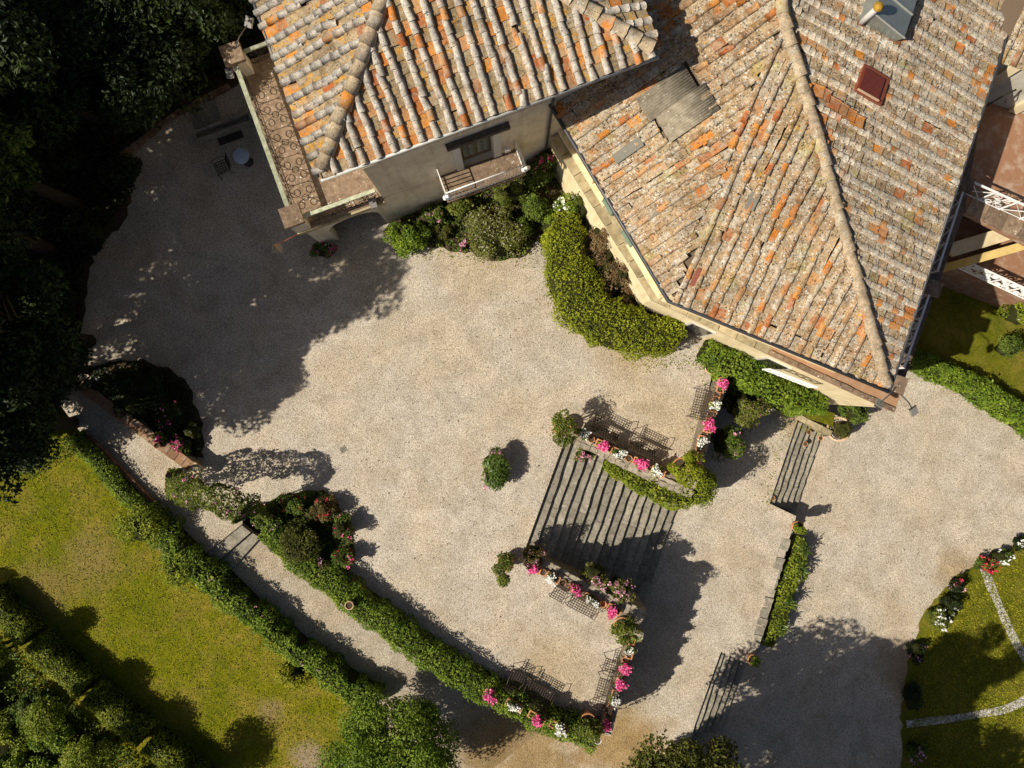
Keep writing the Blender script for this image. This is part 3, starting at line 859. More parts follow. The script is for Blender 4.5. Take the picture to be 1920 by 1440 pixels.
def hull_z(planes, ze, x, y):
    return min(ze + p['m'] * ((x - p['P'][0]) * p['n'][0] + (y - p['P'][1]) * p['n'][1]) for p in planes)

def mkplane(p0, p1, inside, m):
    p0 = Vector(p0[:2]); p1 = Vector(p1[:2]); a = (p1 - p0).normalized(); n = Vector((-a.y, a.x))
    if (Vector(inside[:2]) - p0).dot(n) < 0: n = -n
    return dict(P=p0, a=a, n=n, m=m, L=(p1 - p0).length)

def cover_mesh(name, mat, L, r0, r1, h, seed, seg=6):
    rr = random.Random(seed); mb = MB(); vs = []
    for (y, r, lift) in ((0.0, r0, .016), (L * .5, (r0 + r1) / 2, .009), (L, r1, 0.0)):
        for k in range(seg + 1):
            a = math.pi * k / seg
            vs.append((r * math.cos(a) + rr.uniform(-.006, .006), y + rr.uniform(-.01, .01), h * r * math.sin(a) + lift + rr.uniform(-.005, .005)))
    b = len(vs)
    for k in range(seg + 1):
        a = math.pi * k / seg; r = r0 - .02
        vs.append((r * math.cos(a), .004, h * r * math.sin(a) + .012))
    K = seg + 1
    fs = [(i * K + k, (i * K) + k + 1, (i + 1) * K + k + 1, (i + 1) * K + k) for i in range(2) for k in range(seg)]
    fs = [f[::-1] for f in fs]
    fs += [(b + k, b + k + 1, k + 1, k) for k in range(seg)]
    mb.add(vs, fs, 0, False)
    me = mb.mesh(name, mat)
    me.polygons.foreach_set('use_smooth', [i < 2 * seg for i in range(len(fs))])
    return me

def pan_mesh(name, mat, L, w, seed, rim=.03):
    rr = random.Random(seed); mb = MB(); t = .022
    x0, x1 = -w / 2, w / 2
    vs = [(x0, 0, rim), (x0 + .03, 0, 0), (x1 - .03, 0, 0), (x1, 0, rim)]
    vs = [(x + rr.uniform(-.004, .004), y + rr.uniform(-.012, .012), z + .04) for x, y, z in vs] + [(x, L, z) for x, y, z in vs]
    vs += [(x, y, z - t) for x, y, z in vs[:4]]
    fs = [(0, 1, 5, 4), (1, 2, 6, 5), (2, 3, 7, 6), (8, 9, 1, 0), (9, 10, 2, 1), (10, 11, 3, 2)]
    mb.add(vs, fs); return mb.mesh(name, mat)

def tri_np(me):
    me.calc_loop_triangles()
    V = np.array([v.co[:] for v in me.vertices]); F = np.array([t.vertices[:] for t in me.loop_triangles])
    return V, F

def inframe(p, marg=30):
    k = FPX / (CAM_H - p[2]); x = 960 + p[0] * k; y = 720 - p[1] * k
    return -marg < x < 1920 + marg and -marg < y < 1440 + marg

def lay_tiles(root, planes, ze, cfg, allowed, limit=300):
    """covers and pans over every plane; the largest in view as objects, the rest joined"""
    covers, pans = [], []
    for pi, pl in enumerate(planes):
        c = cfg[pi]
        A = Vector((pl['a'].x, pl['a'].y, 0)); U = Vector((pl['n'].x, pl['n'].y, pl['m'])).normalized(); Nn = A.cross(U)
        if Nn.z < 0: A = -A; Nn = A.cross(U)
        base = Matrix((A, U, Nn)).transposed()
        cosm = 1 / math.sqrt(1 + pl['m'] ** 2)
        ns = int(40 / c['pitch'])
        for i in range(-ns, ns):
            wob = R.uniform(-.03, .03); ph = R.uniform(0, 6)
            for what, expo, off in (('c', c['ec'], 0.0), ('p', c['ep'], .5)):
                st0 = R.uniform(-.12, .1)
                for j in range(0, int(13 / expo)):
                    t_ = -.12 + (j * expo + (st0 if j else -.02)) * cosm
                    s_ = (i + off) * c['pitch'] + wob + .03 * math.sin(t_ * 1.1 + ph) + c.get('shift', 0)
                    # rows run down the slope; a slight fan keeps them like hand-laid rows
                    q = pl['P'] + pl['a'] * (s_ if True else 0) + pl['n'] * t_
                    qc = pl['P'] + pl['a'] * s_ + pl['n'] * (t_ + expo * .5)
                    zs = [ze + p['m'] * ((qc - p['P']).dot(p['n'])) for p in planes]
                    if min(range(len(zs)), key=lambda k: zs[k]) != pi: continue
                    z = ze + pl['m'] * t_
                    pos = Vector((q.x, q.y, z))
                    if not allowed(pos, pi): continue
                    slip = R.random() < .018 and what == 'c'
                    pos.z += .035 * math.sin(q.x * .9 + 1.3) * math.sin(q.y * 1.1 + .4) + .012 * math.sin(q.x * 2.9) * math.sin(q.y * 3.3)
                    if slip: pos -= U * R.uniform(.03, .16)
                    r3 = Matrix.Rotation(R.uniform(-.3, .3) if slip else 0, 3, 'Z') @ Matrix.Rotation(R.gauss(0, .05), 3, 'Z') @ Matrix.Rotation(R.gauss(0, .015), 3, 'X')
                    m = (base @ r3).to_4x4()
                    m.translation = pos + Nn * ((c.get('lift', .035) if what == 'c' else .0) + R.uniform(-.006, .006)) + U * R.gauss(0, .012)
                    (covers if what == 'c' else pans).append((m, pi))
    out = []
    for kind, lst in (('cover_tile', covers), ('pan_tile', pans)):
        vis = [k for k in range(len(lst)) if inframe(lst[k][0].translation)]
        vis.sort(key=lambda k: -lst[k][0].translation.z)
        chosen = set(vis[:limit])
        rest = {}
        for k, (m, pi) in enumerate(lst):
            mes = cfg[pi][kind]
            if k in chosen:
                o = bpy.data.objects.new(kind, R.choice(mes)); o.matrix_basis = m
                link(o, root)
            else:
                rest.setdefault(pi, []).append(m)
        for pi, ms in rest.items():
            Vs, Fs, rn, b = [], [], [], 0
            geo = [tri_np(me) for me in cfg[pi][kind]]
            for m in ms:
                V, F = R.choice(geo); mm = np.array(m)
                Vs.append(V @ mm[:3, :3].T + mm[:3, 3]); Fs.append(F + b); b += len(V); rn.append(np.full(len(F), R.random()))
            if Vs:
                me = mesh_np(kind + 's', np.concatenate(Vs), np.concatenate(Fs), cfg[pi][kind][0].materials[0], np.concatenate(rn))
                o = obj(kind + 's', me, root); o['kind'] = 'stuff'
    return covers, pans

def ridge_line(root, pts, mesh_list, expo, lift=.05):
    """overlapping ridge tiles from low end to high end"""
    for a, b in zip(pts[:-1], pts[1:]):
        a = Vector(a); b = Vector(b); L = (b - a).length; U = (b - a) / L
        A = U.cross(Vector((0, 0, 1))).normalized(); Nn = A.cross(U)
        if Nn.z < 0: A = -A; Nn = A.cross(U)
        n = max(1, int(L / expo))
        for i in range(n):
            m = (Matrix((A, U, Nn)).transposed() @ Matrix.Rotation(R.gauss(0, .03), 3, 'Z')).to_4x4()
            m.translation = a + U * (i * L / n - .03) + Nn * (lift + R.uniform(-.012, .012)) + A * R.gauss(0, .012)
            o = bpy.data.objects.new('ridge_tile', R.choice(mesh_list)); o.matrix_basis = m; link(o, root)

def deck(root, poly_list, mat, name='roof_deck'):
    mb = MB()
    for poly in poly_list: mb.add(poly, [tuple(range(len(poly)))])
    return mb.build(name, mat, root)

# ---- tower
tower = thing('tower_house', 'plastered tower wing with lichen-grey tile roof and balcony door', 'house', OT)
c_sw = W(600, 325, ZT); c_se = W(1228, 95, ZT)
t_len = (c_se - c_sw).dot(AT)
c_se = c_sw + AT * t_len
tow_planes = [mkplane(c_sw, c_se, TF(4, 4, 0), .34), mkplane(c_sw, c_sw + NTI * 9, TF(4, 4, 0), .34), mkplane(c_se, c_se + NTI * 9, TF(4, 4, 0), .34)]
cm = [cover_mesh('cover_tile', M['t_cover'], .42, .105, .085, .9, s) for s in range(4)]
pm = [pan_mesh('pan_tile', M['t_pan'], .44, .345, s) for s in range(3)]
cfgT = dict(pitch=.405, ec=.315, ep=.35, cover_tile=cm, pan_tile=pm)
h1 = c_sw + (AT + NTI) * 5.2 + Vector((0, 0, .34 * 5.2)); h2 = c_se + (NTI - AT) * 5.2 + Vector((0, 0, .34 * 5.2))
zr = Vector((0, 0, -.09))
troof = deck(tower, [[c_sw + zr, c_se + zr, h2 + zr, h1 + zr], [c_sw + zr, h1 + zr, h1 + NTI * 5 + zr, c_sw + NTI * 10.2 + zr], [c_se + zr, c_se + NTI * 10.2 + zr, h2 + NTI * 5 + zr, h2 + zr],
             [h1 + zr, h2 + zr, h2 + NTI * 5 + zr, h1 + NTI * 5 + zr]], M['deck'], 'roof')
lay_tiles(troof, tow_planes, ZT, [dict(cfgT), dict(cfgT, shift=.1), dict(cfgT)], lambda p, pi: inframe(p, 160))
rdg = [cover_mesh('ridge_tile', M['ridge'], .52, .21, .17, .8, s) for s in range(3)]
ridge_line(troof, [c_sw + (AT + NTI) * .1, h1], rdg, .40)
ridge_line(troof, [c_se + (NTI - AT) * .1, h2], rdg, .40)
# walls: long south face, with the door opening left open
SB = (c_se - OT).dot(AT) - .3
D0, D1, DZ0, DZ1 = 3.0, 4.1, 3.25, 5.75
def wall_piece(root, s0, s1, t0, t1, z0, z1, mat, name='wall'):
    mb = MB(); mb.prism([txy(s0, t0), txy(s1, t0), txy(s1, t1), txy(s0, t1)], z0, z1); return mb.build(name, mat, root)
mb = MB()
for (s0, s1, z0, z1) in ((0, D0, -1, ZT - .06), (D1, SB, -1, ZT - .06), (D0, D1, -1, DZ0 - .1), (D0, D1, DZ1, ZT - .06)):
    mb.prism([txy(s0, 0), txy(s1, 0), txy(s1, .45), txy(s0, .45)], z0, z1)
mb.build('wall', M['plaster'], tower)
mb = MB(); mb.prism([txy(0, .46), txy(.4, .46), txy(.4, 9), txy(0, 9)], -1, ZT - .06); mb.prism([txy(SB - .4, .46), txy(SB, .46), txy(SB, 9), txy(SB - .4, 9)], -1, ZT - .06)
mb.build('wall', M['plaster'], tower)
# plaster course lines
for z in (1.35, 3.05, 6.5):
    wall_piece(tower, -.004, SB - 2.2, -.012, .0, z, z + .03, M['plaster'], 'course_line')
# eaves board, gutter
mb = MB(); mb.prism([txy(-.8, -.55), txy(SB + .2, -.55), txy(SB + .2, .5), txy(-.8, .5)], ZT - .10, ZT - .065); mb.build('eaves_board', M['wood'], tower)
mb = MB(); a = c_sw - AT * .05 - NTI * .17 + Vector((0, 0, -.06)); b = c_se + AT * .05 - NTI * .17 + Vector((0, 0, -.06))
mb.tube([a, b], .045, 8); mb.build('gutter', M['zincrib'], tower)
mb = MB(); mb.tube([c_sw - AT * .1 - NTI * .05 + Vector((0, 0, -.07)), c_sw - AT * .1 + NTI * 10 + Vector((0, 0, -.07))], .055, 8); mb.build('gutter', M['gutter'], tower)
# door with lattice leaves, jambs and lintel
door = MB(); door.prism([txy(D0 + .03, .22), txy(D1 - .03, .22), txy(D1 - .03, .30), txy(D0 + .03, .30)], DZ0, DZ1 - .02); door = door.build('door', M['wood'], tower)
for k in range(2):
    s0 = D0 + .1 + k * .5; mb = MB(); mb.prism([txy(s0, .205), txy(s0 + .4, .205), txy(s0 + .4, .217), txy(s0, .217)], DZ0 + .35, DZ1 - .2); mb.build('pane', M['glass'], door)
    mb = MB()
    for i in range(13):
        z = DZ0 + .4 + i * .14
        mb.bar(TF(s0, .195, z), TF(s0 + .4, .195, z + .13), .018, .018); mb.bar(TF(s0, .19, z + .13), TF(s0 + .4, .19, z), .018, .018)
    mb.build('grille', M['greenstone'], door)
for s0, s1 in ((D0 - .26, D0 - .002), (D1 + .002, D1 + .26)):
    wall_piece(tower, s0, s1, -.07, -.002, DZ0, DZ1 + .1, M['whitestone'], 'door_jamb')
wall_piece(tower, D0 - .42, D1 + .55, -.20, -.002, DZ1 + .12, DZ1 + .3, M['lintel'], 'lintel')
# balcony
B0, B1, BD = 2.05, 4.95, .95
mb = MB(); mb.prism([txy(B0, -BD), txy(B1, -BD), txy(B1, -.002), txy(B0, -.002)], 3.05, 3.22); bal = mb.build('balcony', M['floor'], tower)
mb = MB()
for sa, ta, sb, tb in ((B0 + .05, -.05, B0 + .05, -BD + .05), (B0 + .05, -BD + .05, B1 - .05, -BD + .05), (B1 - .05, -BD + .05, B1 - .05, -.05)):
    for z in (4.2, 3.34):
        mb.tube([TF(sa, ta, z), TF(sb, tb, z)], .022, 6)
    n = max(3, int(((sa - sb) ** 2 + (ta - tb) ** 2) ** .5 / .13))
    for i in range(n + 1):
        f = i / n; mb.tube([TF(sa + (sb - sa) * f, ta + (tb - ta) * f, 3.2), TF(sa + (sb - sa) * f, ta + (tb - ta) * f, 4.2)], .021, 5)
mb.build('railing', M['white_iron'], bal)
for s in (B0 + .05, B1 - .05):
    for k in range(5):
        a = k * 1.2566; p = TF(s, -BD - .02, 3.95) + AT * .09 * math.cos(a) + Vector((0, 0, .09 * math.sin(a)))
        if k == 0: mb = MB()
        mb.lathe([(.0, -.03), (.07, -.02), (.08, .02), (.0, .05)], 8, tuple(p))
    mb.build('rosette', M['white_iron'], bal)
for s in (B0 + .25, B1 - .35):
    mb = MB(); mb.box(tuple(TF(s, -.35, 2.9)), (.18, .6, .3), math.atan2(AT.y, AT.x)); mb.build('bracket', M['ledge'], bal)
# white wall box by the door
wall_piece(tower, D1 + .38, D1 + .58, -.12, -.002, 3.5, 3.72, M['white_iron'], 'meter_box')
# downpipe at the inner corner
mb = MB(); mb.tube([TF(6.05, -.08, 0), TF(6.05, -.08, ZT - .2)], .045, 8); mb.build('downpipe', M['gutter'], tower)

# ---- arcade terrace west of the tower
arc = thing('arcade_terrace', 'stone roof terrace on arches beside the tower, with scrollwork iron railing', 'terrace', TF(-1.5, 3, 0))
TS, TN = -3.06, 6.05
mb = MB(); mb.prism([txy(TS - .08, -.1), txy(-.003, -.1), txy(-.003, TN), txy(TS - .08, TN)], 2.98, 3.2); mb.build('floor_slab', M['floor'], arc)
mb = MB(); mb.prism([txy(TS - .16, -.18), txy(-.003, -.18), txy(-.003, -.09), txy(TS - .16, -.09)], 2.9, 3.14); mb.build('cornice', M['ledge'], arc)
def arch_wall(root, f, u0, u1, zb, zt, a0, a1, zs, thick, mat, name='arch_wall'):
    """f(u,d,z) frame; opening a0..a1 springing at zs"""
    r = (a1 - a0) / 2; c = (a0 + a1) / 2; K = 10
    arcp = [(c - r * math.cos(math.pi * i / K), zs + r * .75 * math.sin(math.pi * i / K)) for i in range(K + 1)]
    mb = MB()
    def quadcol(pa, pb):
        vs = [f(*p) for p in ((pa[0], 0, pa[1]), (pb[0], 0, pb[1]), (pb[0], 0, zt), (pa[0], 0, zt), (pa[0], thick, pa[1]), (pb[0], thick, pb[1]), (pb[0], thick, zt), (pa[0], thick, zt))]
        mb.add(vs, [(0, 1, 2, 3), (7, 6, 5, 4), (0, 4, 5, 1)])
    for p, q in zip(arcp[:-1], arcp[1:]): quadcol(p, q)
    for (x0, x1) in ((u0, a0), (a1, u1)):
        vs = [f(u, d, z) for z in (zb, zt) for d in (0, thick) for u in (x0, x1)]
        mb.add(vs, [(0, 1, 5, 4), (3, 2, 6, 7), (2, 0, 4, 6), (1, 3, 7, 5)])
    return mb.build(name, mat, root)
arch_wall(arc, lambda u, d, z: TF(u, d, z), TS, -.004, -.5, 2.97, -2.4, -.45, 1.55, .42, M['plaster'])
arch_wall(arc, lambda u, d, z: TF(TS + d, u, z), .43, TN, -.5, 2.97, 1.0, 2.8, 1.5, .42, M['plaster'])
mb = MB(); mb.prism([txy(TS, 5.6), txy(0, 5.6), txy(0, TN - .003), txy(TS, TN - .003)], -.5, 2.97); mb.build('back_wall', M['plaster'], arc)
for (s, t_) in ((TS + .12, .1), (TS + .12, TN - .25)):
    mb = MB(); mb.prism([txy(s - .26, t_ - .26), txy(s + .26, t_ - .26), txy(s + .26, t_ + .26), txy(s - .26, t_ + .26)], 3.2, 4.25)
    mb.build('pillar', M['plaster'], arc)
    mb = MB(); mb.prism([txy(s - .34, t_ - .34), txy(s + .34, t_ - .34), txy(s + .34, t_ + .34), txy(s - .34, t_ + .34)], 4.253, 4.4); mb.build('pillar_cap', M['floor'], arc)

def spiral(cx, cy, r, a0, turns, d=1, n=16):
    return [(cx + r * (1 - .85 * i / n) * math.cos(a0 + d * turns * 2 * math.pi * i / n), cy + r * (1 - .85 * i / n) * math.sin(a0 + d * turns * 2 * math.pi * i / n)) for i in range(n + 1)]
def scroll_lines(w, h):
    L = []
    q = min(w, h) * .27
    for sx in (-1, 1):
        for sy in (-1, 1):
            cx, cy = sx * w * .25, h / 2 + sy * h * .26
            L.append(spiral(cx, cy, q, math.pi / 2 * (1 - sx), 1.4, sx * sy))
            L.append([(sx * w * .03, h / 2 + sy * h * .02), (sx * w * .06, h / 2 + sy * h * .2), (cx + sx * q * .6, cy + sy * q)])
    L.append([(q * .45 * math.cos(a * math.pi / 6), h / 2 + q * .45 * math.sin(a * math.pi / 6)) for a in range(13)])
    L.append([(-w / 2, 0), (-w / 2, h)]); L.append([(w / 2, 0), (w / 2, h)])
    L.append([(-w / 2, .03), (w / 2, .03)])
    return L
def iron_panel(root, a, b, z0, h, mat, r=.013, lines=None, name='scroll_panel'):
    a = Vector(a); b = Vector(b); w = (b - a).length; e = (b - a) / w; c = (a + b) / 2
    mb = MB()
    for ln in (lines or scroll_lines)(w, h):
        mb.tube([Vector((c.x, c.y, z0)) + e * p[0] + Vector((0, 0, p[1])) for p in ln], r, 4, caps=False)
    return mb.build(name, mat, root)
rw0, rw1 = TF(TS + .06, .42, 0), TF(TS + .06, TN - .55, 0)
for i in range(5):
    iron_panel(arc, rw0.lerp(rw1, i / 5), rw0.lerp(rw1, (i + 1) / 5), 3.22, .88, M['iron'])
mb = MB(); mb.bar(rw0 + Vector((0, 0, 4.14)), rw1 + Vector((0, 0, 4.14)), .15, .07); mb.build('top_rail', M['greenstone'], arc)
rs0, rs1 = TF(TS + .44, .02, 0), TF(-.08, .02, 0)
for i in range(3):
    iron_panel(arc, rs0.lerp(rs1, i / 3), rs0.lerp(rs1, (i + 1) / 3), 3.22, .88, M['iron'])
mb = MB(); mb.bar(rs0 + Vector((0, 0, 4.14)), rs1 + Vector((0, 0, 4.14)), .13, .07); mb.build('top_rail', M['greenstone'], arc)
rn0, rn1 = TF(TS + .46, TN - .2, 0), TF(-.2, TN - .2, 0)
for i in range(3):
    iron_panel(arc, rn0.lerp(rn1, i / 3), rn0.lerp(rn1, (i + 1) / 3), 3.22, .88, M['iron'])
mb = MB(); mb.bar(rn0 + Vector((0, 0, 4.14)), rn1 + Vector((0, 0, 4.14)), .12, .07); mb.build('top_rail', M['greenstone'], arc)

# ---- main house
house = thing('main_house', 'big cream house with mottled brown tile roof bending round the court', 'house', W(1400, 500, 0))
ZE = 6.2
e_w = W(1045, 195, ZE); e_c = W(1262, 555, ZE); e_s = W(1661, 719, ZE); e_e = W(1880, 60, ZE)
inside = W(1500, 400, ZE)
mp = [mkplane(e_w, e_c, inside, .38), mkplane(e_c, e_s, inside, .29), mkplane(e_s, e_e, inside, .325)]
mc = [cover_mesh('cover_tile', M['m_cover'], .44, .10, .082, .62, 10 + s) for s in range(4)]
mcw = [cover_mesh('cover_tile', M['m_coverw'], .33, .108, .090, .36, 20 + s) for s in range(4)]
mpn = [pan_mesh('pan_tile', M['m_pan'], .44, .33, 10 + s) for s in range(3)]
tw = [TF(-.1, 0, 0), TF(SB, 0, 0), TF(SB, 9, 0), TF(-.1, 9, 0)]
def in_tower(p):
    d = p - OT; return -.2 < d.dot(AT) < SB + .05 and -.1 < d.dot(NTI) < 9.5
HOLES = [(W(1625, 168, 7.0), .62), (W(1660, 20, 7.6), .9)]
SH_C = W(1262, 203, 6.9)       # corrugated sheets
SH_U = Vector((mp[0]['n'].x, mp[0]['n'].y, 0)); SH_A = Vector((mp[0]['a'].x, mp[0]['a'].y, 0))
def allow_main(p, pi):
    if not inframe(p, 140) or in_tower(p): return False
    if pi == 2:
        for h, r in HOLES[:1]:
            if (p - h).to_2d().length < r * .55: return False
    if pi == 0:
        d = p - SH_C
        if abs(d.dot(SH_A)) < .82 and abs(d.dot(SH_U) + .2) < .75: return False
    return True
cW = dict(pitch=.40, ec=.36, ep=.38, cover_tile=mc, pan_tile=mpn)
cE = dict(lift=.014, pitch=.43, ec=.22, ep=.36, cover_tile=mcw, pan_tile=mpn)
# ridge: intersections of W/E and SW/E planes
def zpl(p, q): return ZE + p['m'] * (Vector((q[0], q[1])) - p['P']).dot(p['n'])
def solve(pa, pb, y):
    """x on world line y where the two planes agree"""
    f = lambda x: zpl(pa, (x, y)) - zpl(pb, (x, y))
    x0, x1 = 0.0, 30.0
    f0 = f(x0)
    for _ in range(60):
        xm = (x0 + x1) / 2
        if (f(xm) > 0) == (f0 > 0): x0 = xm
        else: x1 = xm
    return Vector((xm, y, zpl(pa, (xm, y))))
ys_top = 16.0
# triple point: where W, SW and E agree
best = min((abs(zpl(mp[0], solve(mp[1], mp[2], y)) - zpl(mp[1], solve(mp[1], mp[2], y))), y) for y in np.linspace(e_s.y, 14, 600))
triple = solve(mp[1], mp[2], best[1])
top = solve(mp[0], mp[2], ys_top)
rdm = [cover_mesh('ridge_tile', M['ridge'], .50, .19, .16, .8, 30 + s) for s in range(3)]
dz = Vector((0, 0, -.09))
wtop = Vector((e_w.x, e_w.y, ZE)) + Vector((mp[0]['a'].x, mp[0]['a'].y, 0)) * ((ys_top - e_w.y) / mp[0]['a'].y)
etop = e_e + Vector((mp[2]['a'].x, mp[2]['a'].y, 0)) * ((ys_top - e_e.y) / mp[2]['a'].y)
mroof = deck(house, [[e_c + dz, triple + dz, top + dz, wtop + dz], [e_c + dz, e_s + dz, triple + dz], [e_s + dz, etop + dz, top + dz, triple + dz]], M['deck'], 'roof')
lay_tiles(mroof, mp, ZE, [cW, dict(cW, shift=.13), cE], allow_main)
ridge_line(mroof, [e_s, triple, top], rdm, .42, .02)
# upper walls
def offset_poly(P, d):
    n = len(P); out = []
    cx = sum(p[0] for p in P) / n; cy = sum(p[1] for p in P) / n
    for i in range(n):
        a, b, c = Vector(P[i - 1]), Vector(P[i]), Vector(P[(i + 1) % n])
        def inw(p, q):
            e = (q - p).normalized(); m = Vector((-e.y, e.x))
            return m if (Vector((cx, cy)) - p).dot(m) > 0 else -m
        n1, n2 = inw(a, b), inw(b, c)
        k = n1 + n2; k = k / (1 + n1.dot(n2))
        out.append(tuple(b + k * d))
    return out
eavepoly = [(wtop.x, wtop.y), (e_c.x, e_c.y), (e_s.x, e_s.y), (etop.x, etop.y)]
wall_poly = offset_poly(eavepoly, .38)
mb = MB(); mb.prism(wall_poly, 3.3, ZE - .06); mb.build('upper_wall', M['cream'], house)
# eaves soffit and gutter
mb = MB(); mb.prism(offset_poly(eavepoly, .06), ZE - .12, ZE - .055); mb.build('eaves_board', M['wood'], house)
mb = MB()
g = [Vector((p[0], p[1], ZE - .04)) for p in offset_poly(eavepoly, -.19)]
mb.tube([g[0], g[1], g[2]], .065, 8); mb.build('gutter', M['gutter'], house)
mb = MB(); mb.tube([g[2] + Vector((.02, 0, -.02)), g[3]], .05, 8); mb.build('gutter', M['gutter'], house)
# ground storey and its stone ledge
G1, G2, G3, G4 = W(1033, 262, 3.3), W(1222, 562, 3.3), W(1440, 664, 3.3), W(1676, 773, 3.3)
G5, G6 = W(1692, 733, 3.3), W(1808, 398, 3.3)
gN = G1 + (G1 - G2).normalized() * 7
gpoly = [(gN.x, gN.y), (G2.x, G2.y), (G4.x, G4.y), (G5.x, G5.y), (G6.x, G6.y), (G6.x + 1.6, G6.y + 9.0)]
mb = MB(); mb.prism(offset_poly(gpoly, .10), -4.6, 3.18); mb.build('ground_storey', M['cream'], house)
def ledge_run(a, b, w, n, mat, z0=3.185, z1=3.3):
    e = (b - a).normalized(); s = Vector((-e.y, e.x, 0))
    cc = Vector((inside.x, inside.y, 0))
    if (cc - a).dot(s) < 0: s = -s
    slab_row(house, 'ledge_slab', a + s * w / 2, b + s * w / 2, w, z0, z1, n, mat, .012)
ledge_run(TF(6.1, -.05, 3.3).lerp(G1, 1.0), G2, .62, 9, M['ledge'])
ledge_run(G2, G3, .60, 7, M['ledge'])
# terracotta terrace to the corner
e_ = (G4 - G3).normalized(); s_ = Vector((-e_.y, e_.x, 0))
if (inside - G3).dot(s_) < 0: s_ = -s_
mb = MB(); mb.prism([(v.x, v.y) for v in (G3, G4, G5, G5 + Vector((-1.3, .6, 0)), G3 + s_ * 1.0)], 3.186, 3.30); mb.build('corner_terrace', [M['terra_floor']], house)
slab_row(house, 'edging_slab', G3 + s_ * .08, G4 + s_ * .08, .16, 3.302, 3.36, 9, M['floor'])
# east balcony floor
bi = [Vector((p[0], p[1], 0)) for p in wall_poly]
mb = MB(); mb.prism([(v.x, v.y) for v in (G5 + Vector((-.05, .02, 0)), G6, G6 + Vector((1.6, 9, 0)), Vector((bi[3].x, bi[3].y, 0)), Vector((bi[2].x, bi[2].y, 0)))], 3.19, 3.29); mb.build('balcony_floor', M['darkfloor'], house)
# corner pillars
def pillar(root, px, py, ztop, w, mat, rz, h=1.1):
    p = W(px, py, ztop); mb = MB(); mb.box((p.x, p.y, ztop - h / 2 - .07), (w * .8, w * .8, h), rz); mb.build('pillar', mat, root)
    mb = MB(); mb.box((p.x, p.y, ztop - .06), (w, w, .12), rz); mb.build('pillar_cap', M['floor'], root)
rzE = math.atan2(mp[2]['a'].y, mp[2]['a'].x)
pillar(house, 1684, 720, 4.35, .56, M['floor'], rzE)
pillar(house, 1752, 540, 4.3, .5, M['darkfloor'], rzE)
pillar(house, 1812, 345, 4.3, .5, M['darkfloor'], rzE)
# upper storey windows, west side: shutters + frames
def wall_frame(pa, pb, u, z, out):
    a = Vector((pa[0], pa[1], 0)); b = Vector((pb[0], pb[1], 0)); e = (b - a).normalized(); s = Vector((-e.y, e.x, 0))
    if (inside - a).dot(s) > 0: s = -s
    return a + e * u + s * out + Vector((0, 0, z)), e, s
Lw = (Vector(wall_poly[1]) - Vector(wall_poly[0])).length
for u in (Lw - 2.9,):
    c0, e, s = wall_frame(wall_poly[0], wall_poly[1], u, 0, 0)
    rz = math.atan2(e.y, e.x)
    mb = MB(); mb.box(tuple(c0 + s * .03 + Vector((0, 0, 4.75))), (1.3, .06, 1.9), rz); win = mb.build('window', M['whitewall'], house)
    mb = MB(); mb.box(tuple(c0 + s * .065 + Vector((0, 0, 4.75))), (1.0, .02, 1.6), rz); mb.build('pane', M['glass'], win)
    mb = MB(); mb.box(tuple(c0 + s * .12 + Vector((0, 0, 3.78))), (1.5, .24, .1), rz); mb.build('sill', M['ledge'], win)
    for k in (-1, 1):
        mb = MB(); cc = c0 + e * k * .62 + s * .17
        for j in (-1, 1): mb.bar(cc + e * j * .27 + Vector((0, 0, 3.9)), cc + e * j * .27 + Vector((0, 0, 5.6)), .05, .06)
        for j in range(15): mb.bar(cc - e * .26 + Vector((0, 0, 3.95 + j * .115)), cc + e * .26 + Vector((0, 0, 3.95 + j * .115)), .05, .07)
        mb.build('shutter', M['shutter'], win)
# cream pilaster strips and string course on the upper walls
for i0, i1, us in ((0, 1, (Lw - .25, Lw - 4.7, Lw - 8.4)), (1, 2, (.25, 3.2, 6.2))):
    for u in us:
        c0, e, s = wall_frame(wall_poly[i0], wall_poly[i1], u, 0, .05)
        mb = MB(); mb.box(tuple(c0 + Vector((0, 0, 4.7))), (.3, .1, 2.7), math.atan2(e.y, e.x)); mb.build('pilaster', M['cream'], house)
for i0, i1 in ((0, 1), (1, 2)):
    c0, e, s = wall_frame(wall_poly[i0], wall_poly[i1], 0, 0, .07); LL = (Vector(wall_poly[i1]) - Vector(wall_poly[i0])).length
    mb = MB(); mb.bar(c0 + Vector((0, 0, 3.42)), c0 + e * LL + Vector((0, 0, 3.42)), .14, .22); mb.build('plinth_band', M['cream'], house)
    mb = MB(); mb.bar(c0 + Vector((0, 0, 5.86)), c0 + e * LL + Vector((0, 0, 5.86)), .16, .14); mb.build('cornice_band', M['cream'], house)
# ground-floor openings under the ledge (south-west face)
gp = offset_poly(gpoly, .10)
for u in (2.2, 5.2):
    c0, e, s = wall_frame(gp[1], gp[2], u, 0, .03)
    mb = MB(); mb.box(tuple(c0 + Vector((0, 0, 1.3))), (1.0, .06, 2.0), math.atan2(e.y, e.x)); win = mb.build('window', M['whitewall'], house)
    mb = MB(); mb.box(tuple(c0 + s * .035 + Vector((0, 0, 1.3))), (.8, .02, 1.8), math.atan2(e.y, e.x)); mb.build('pane', M['glass'], win)

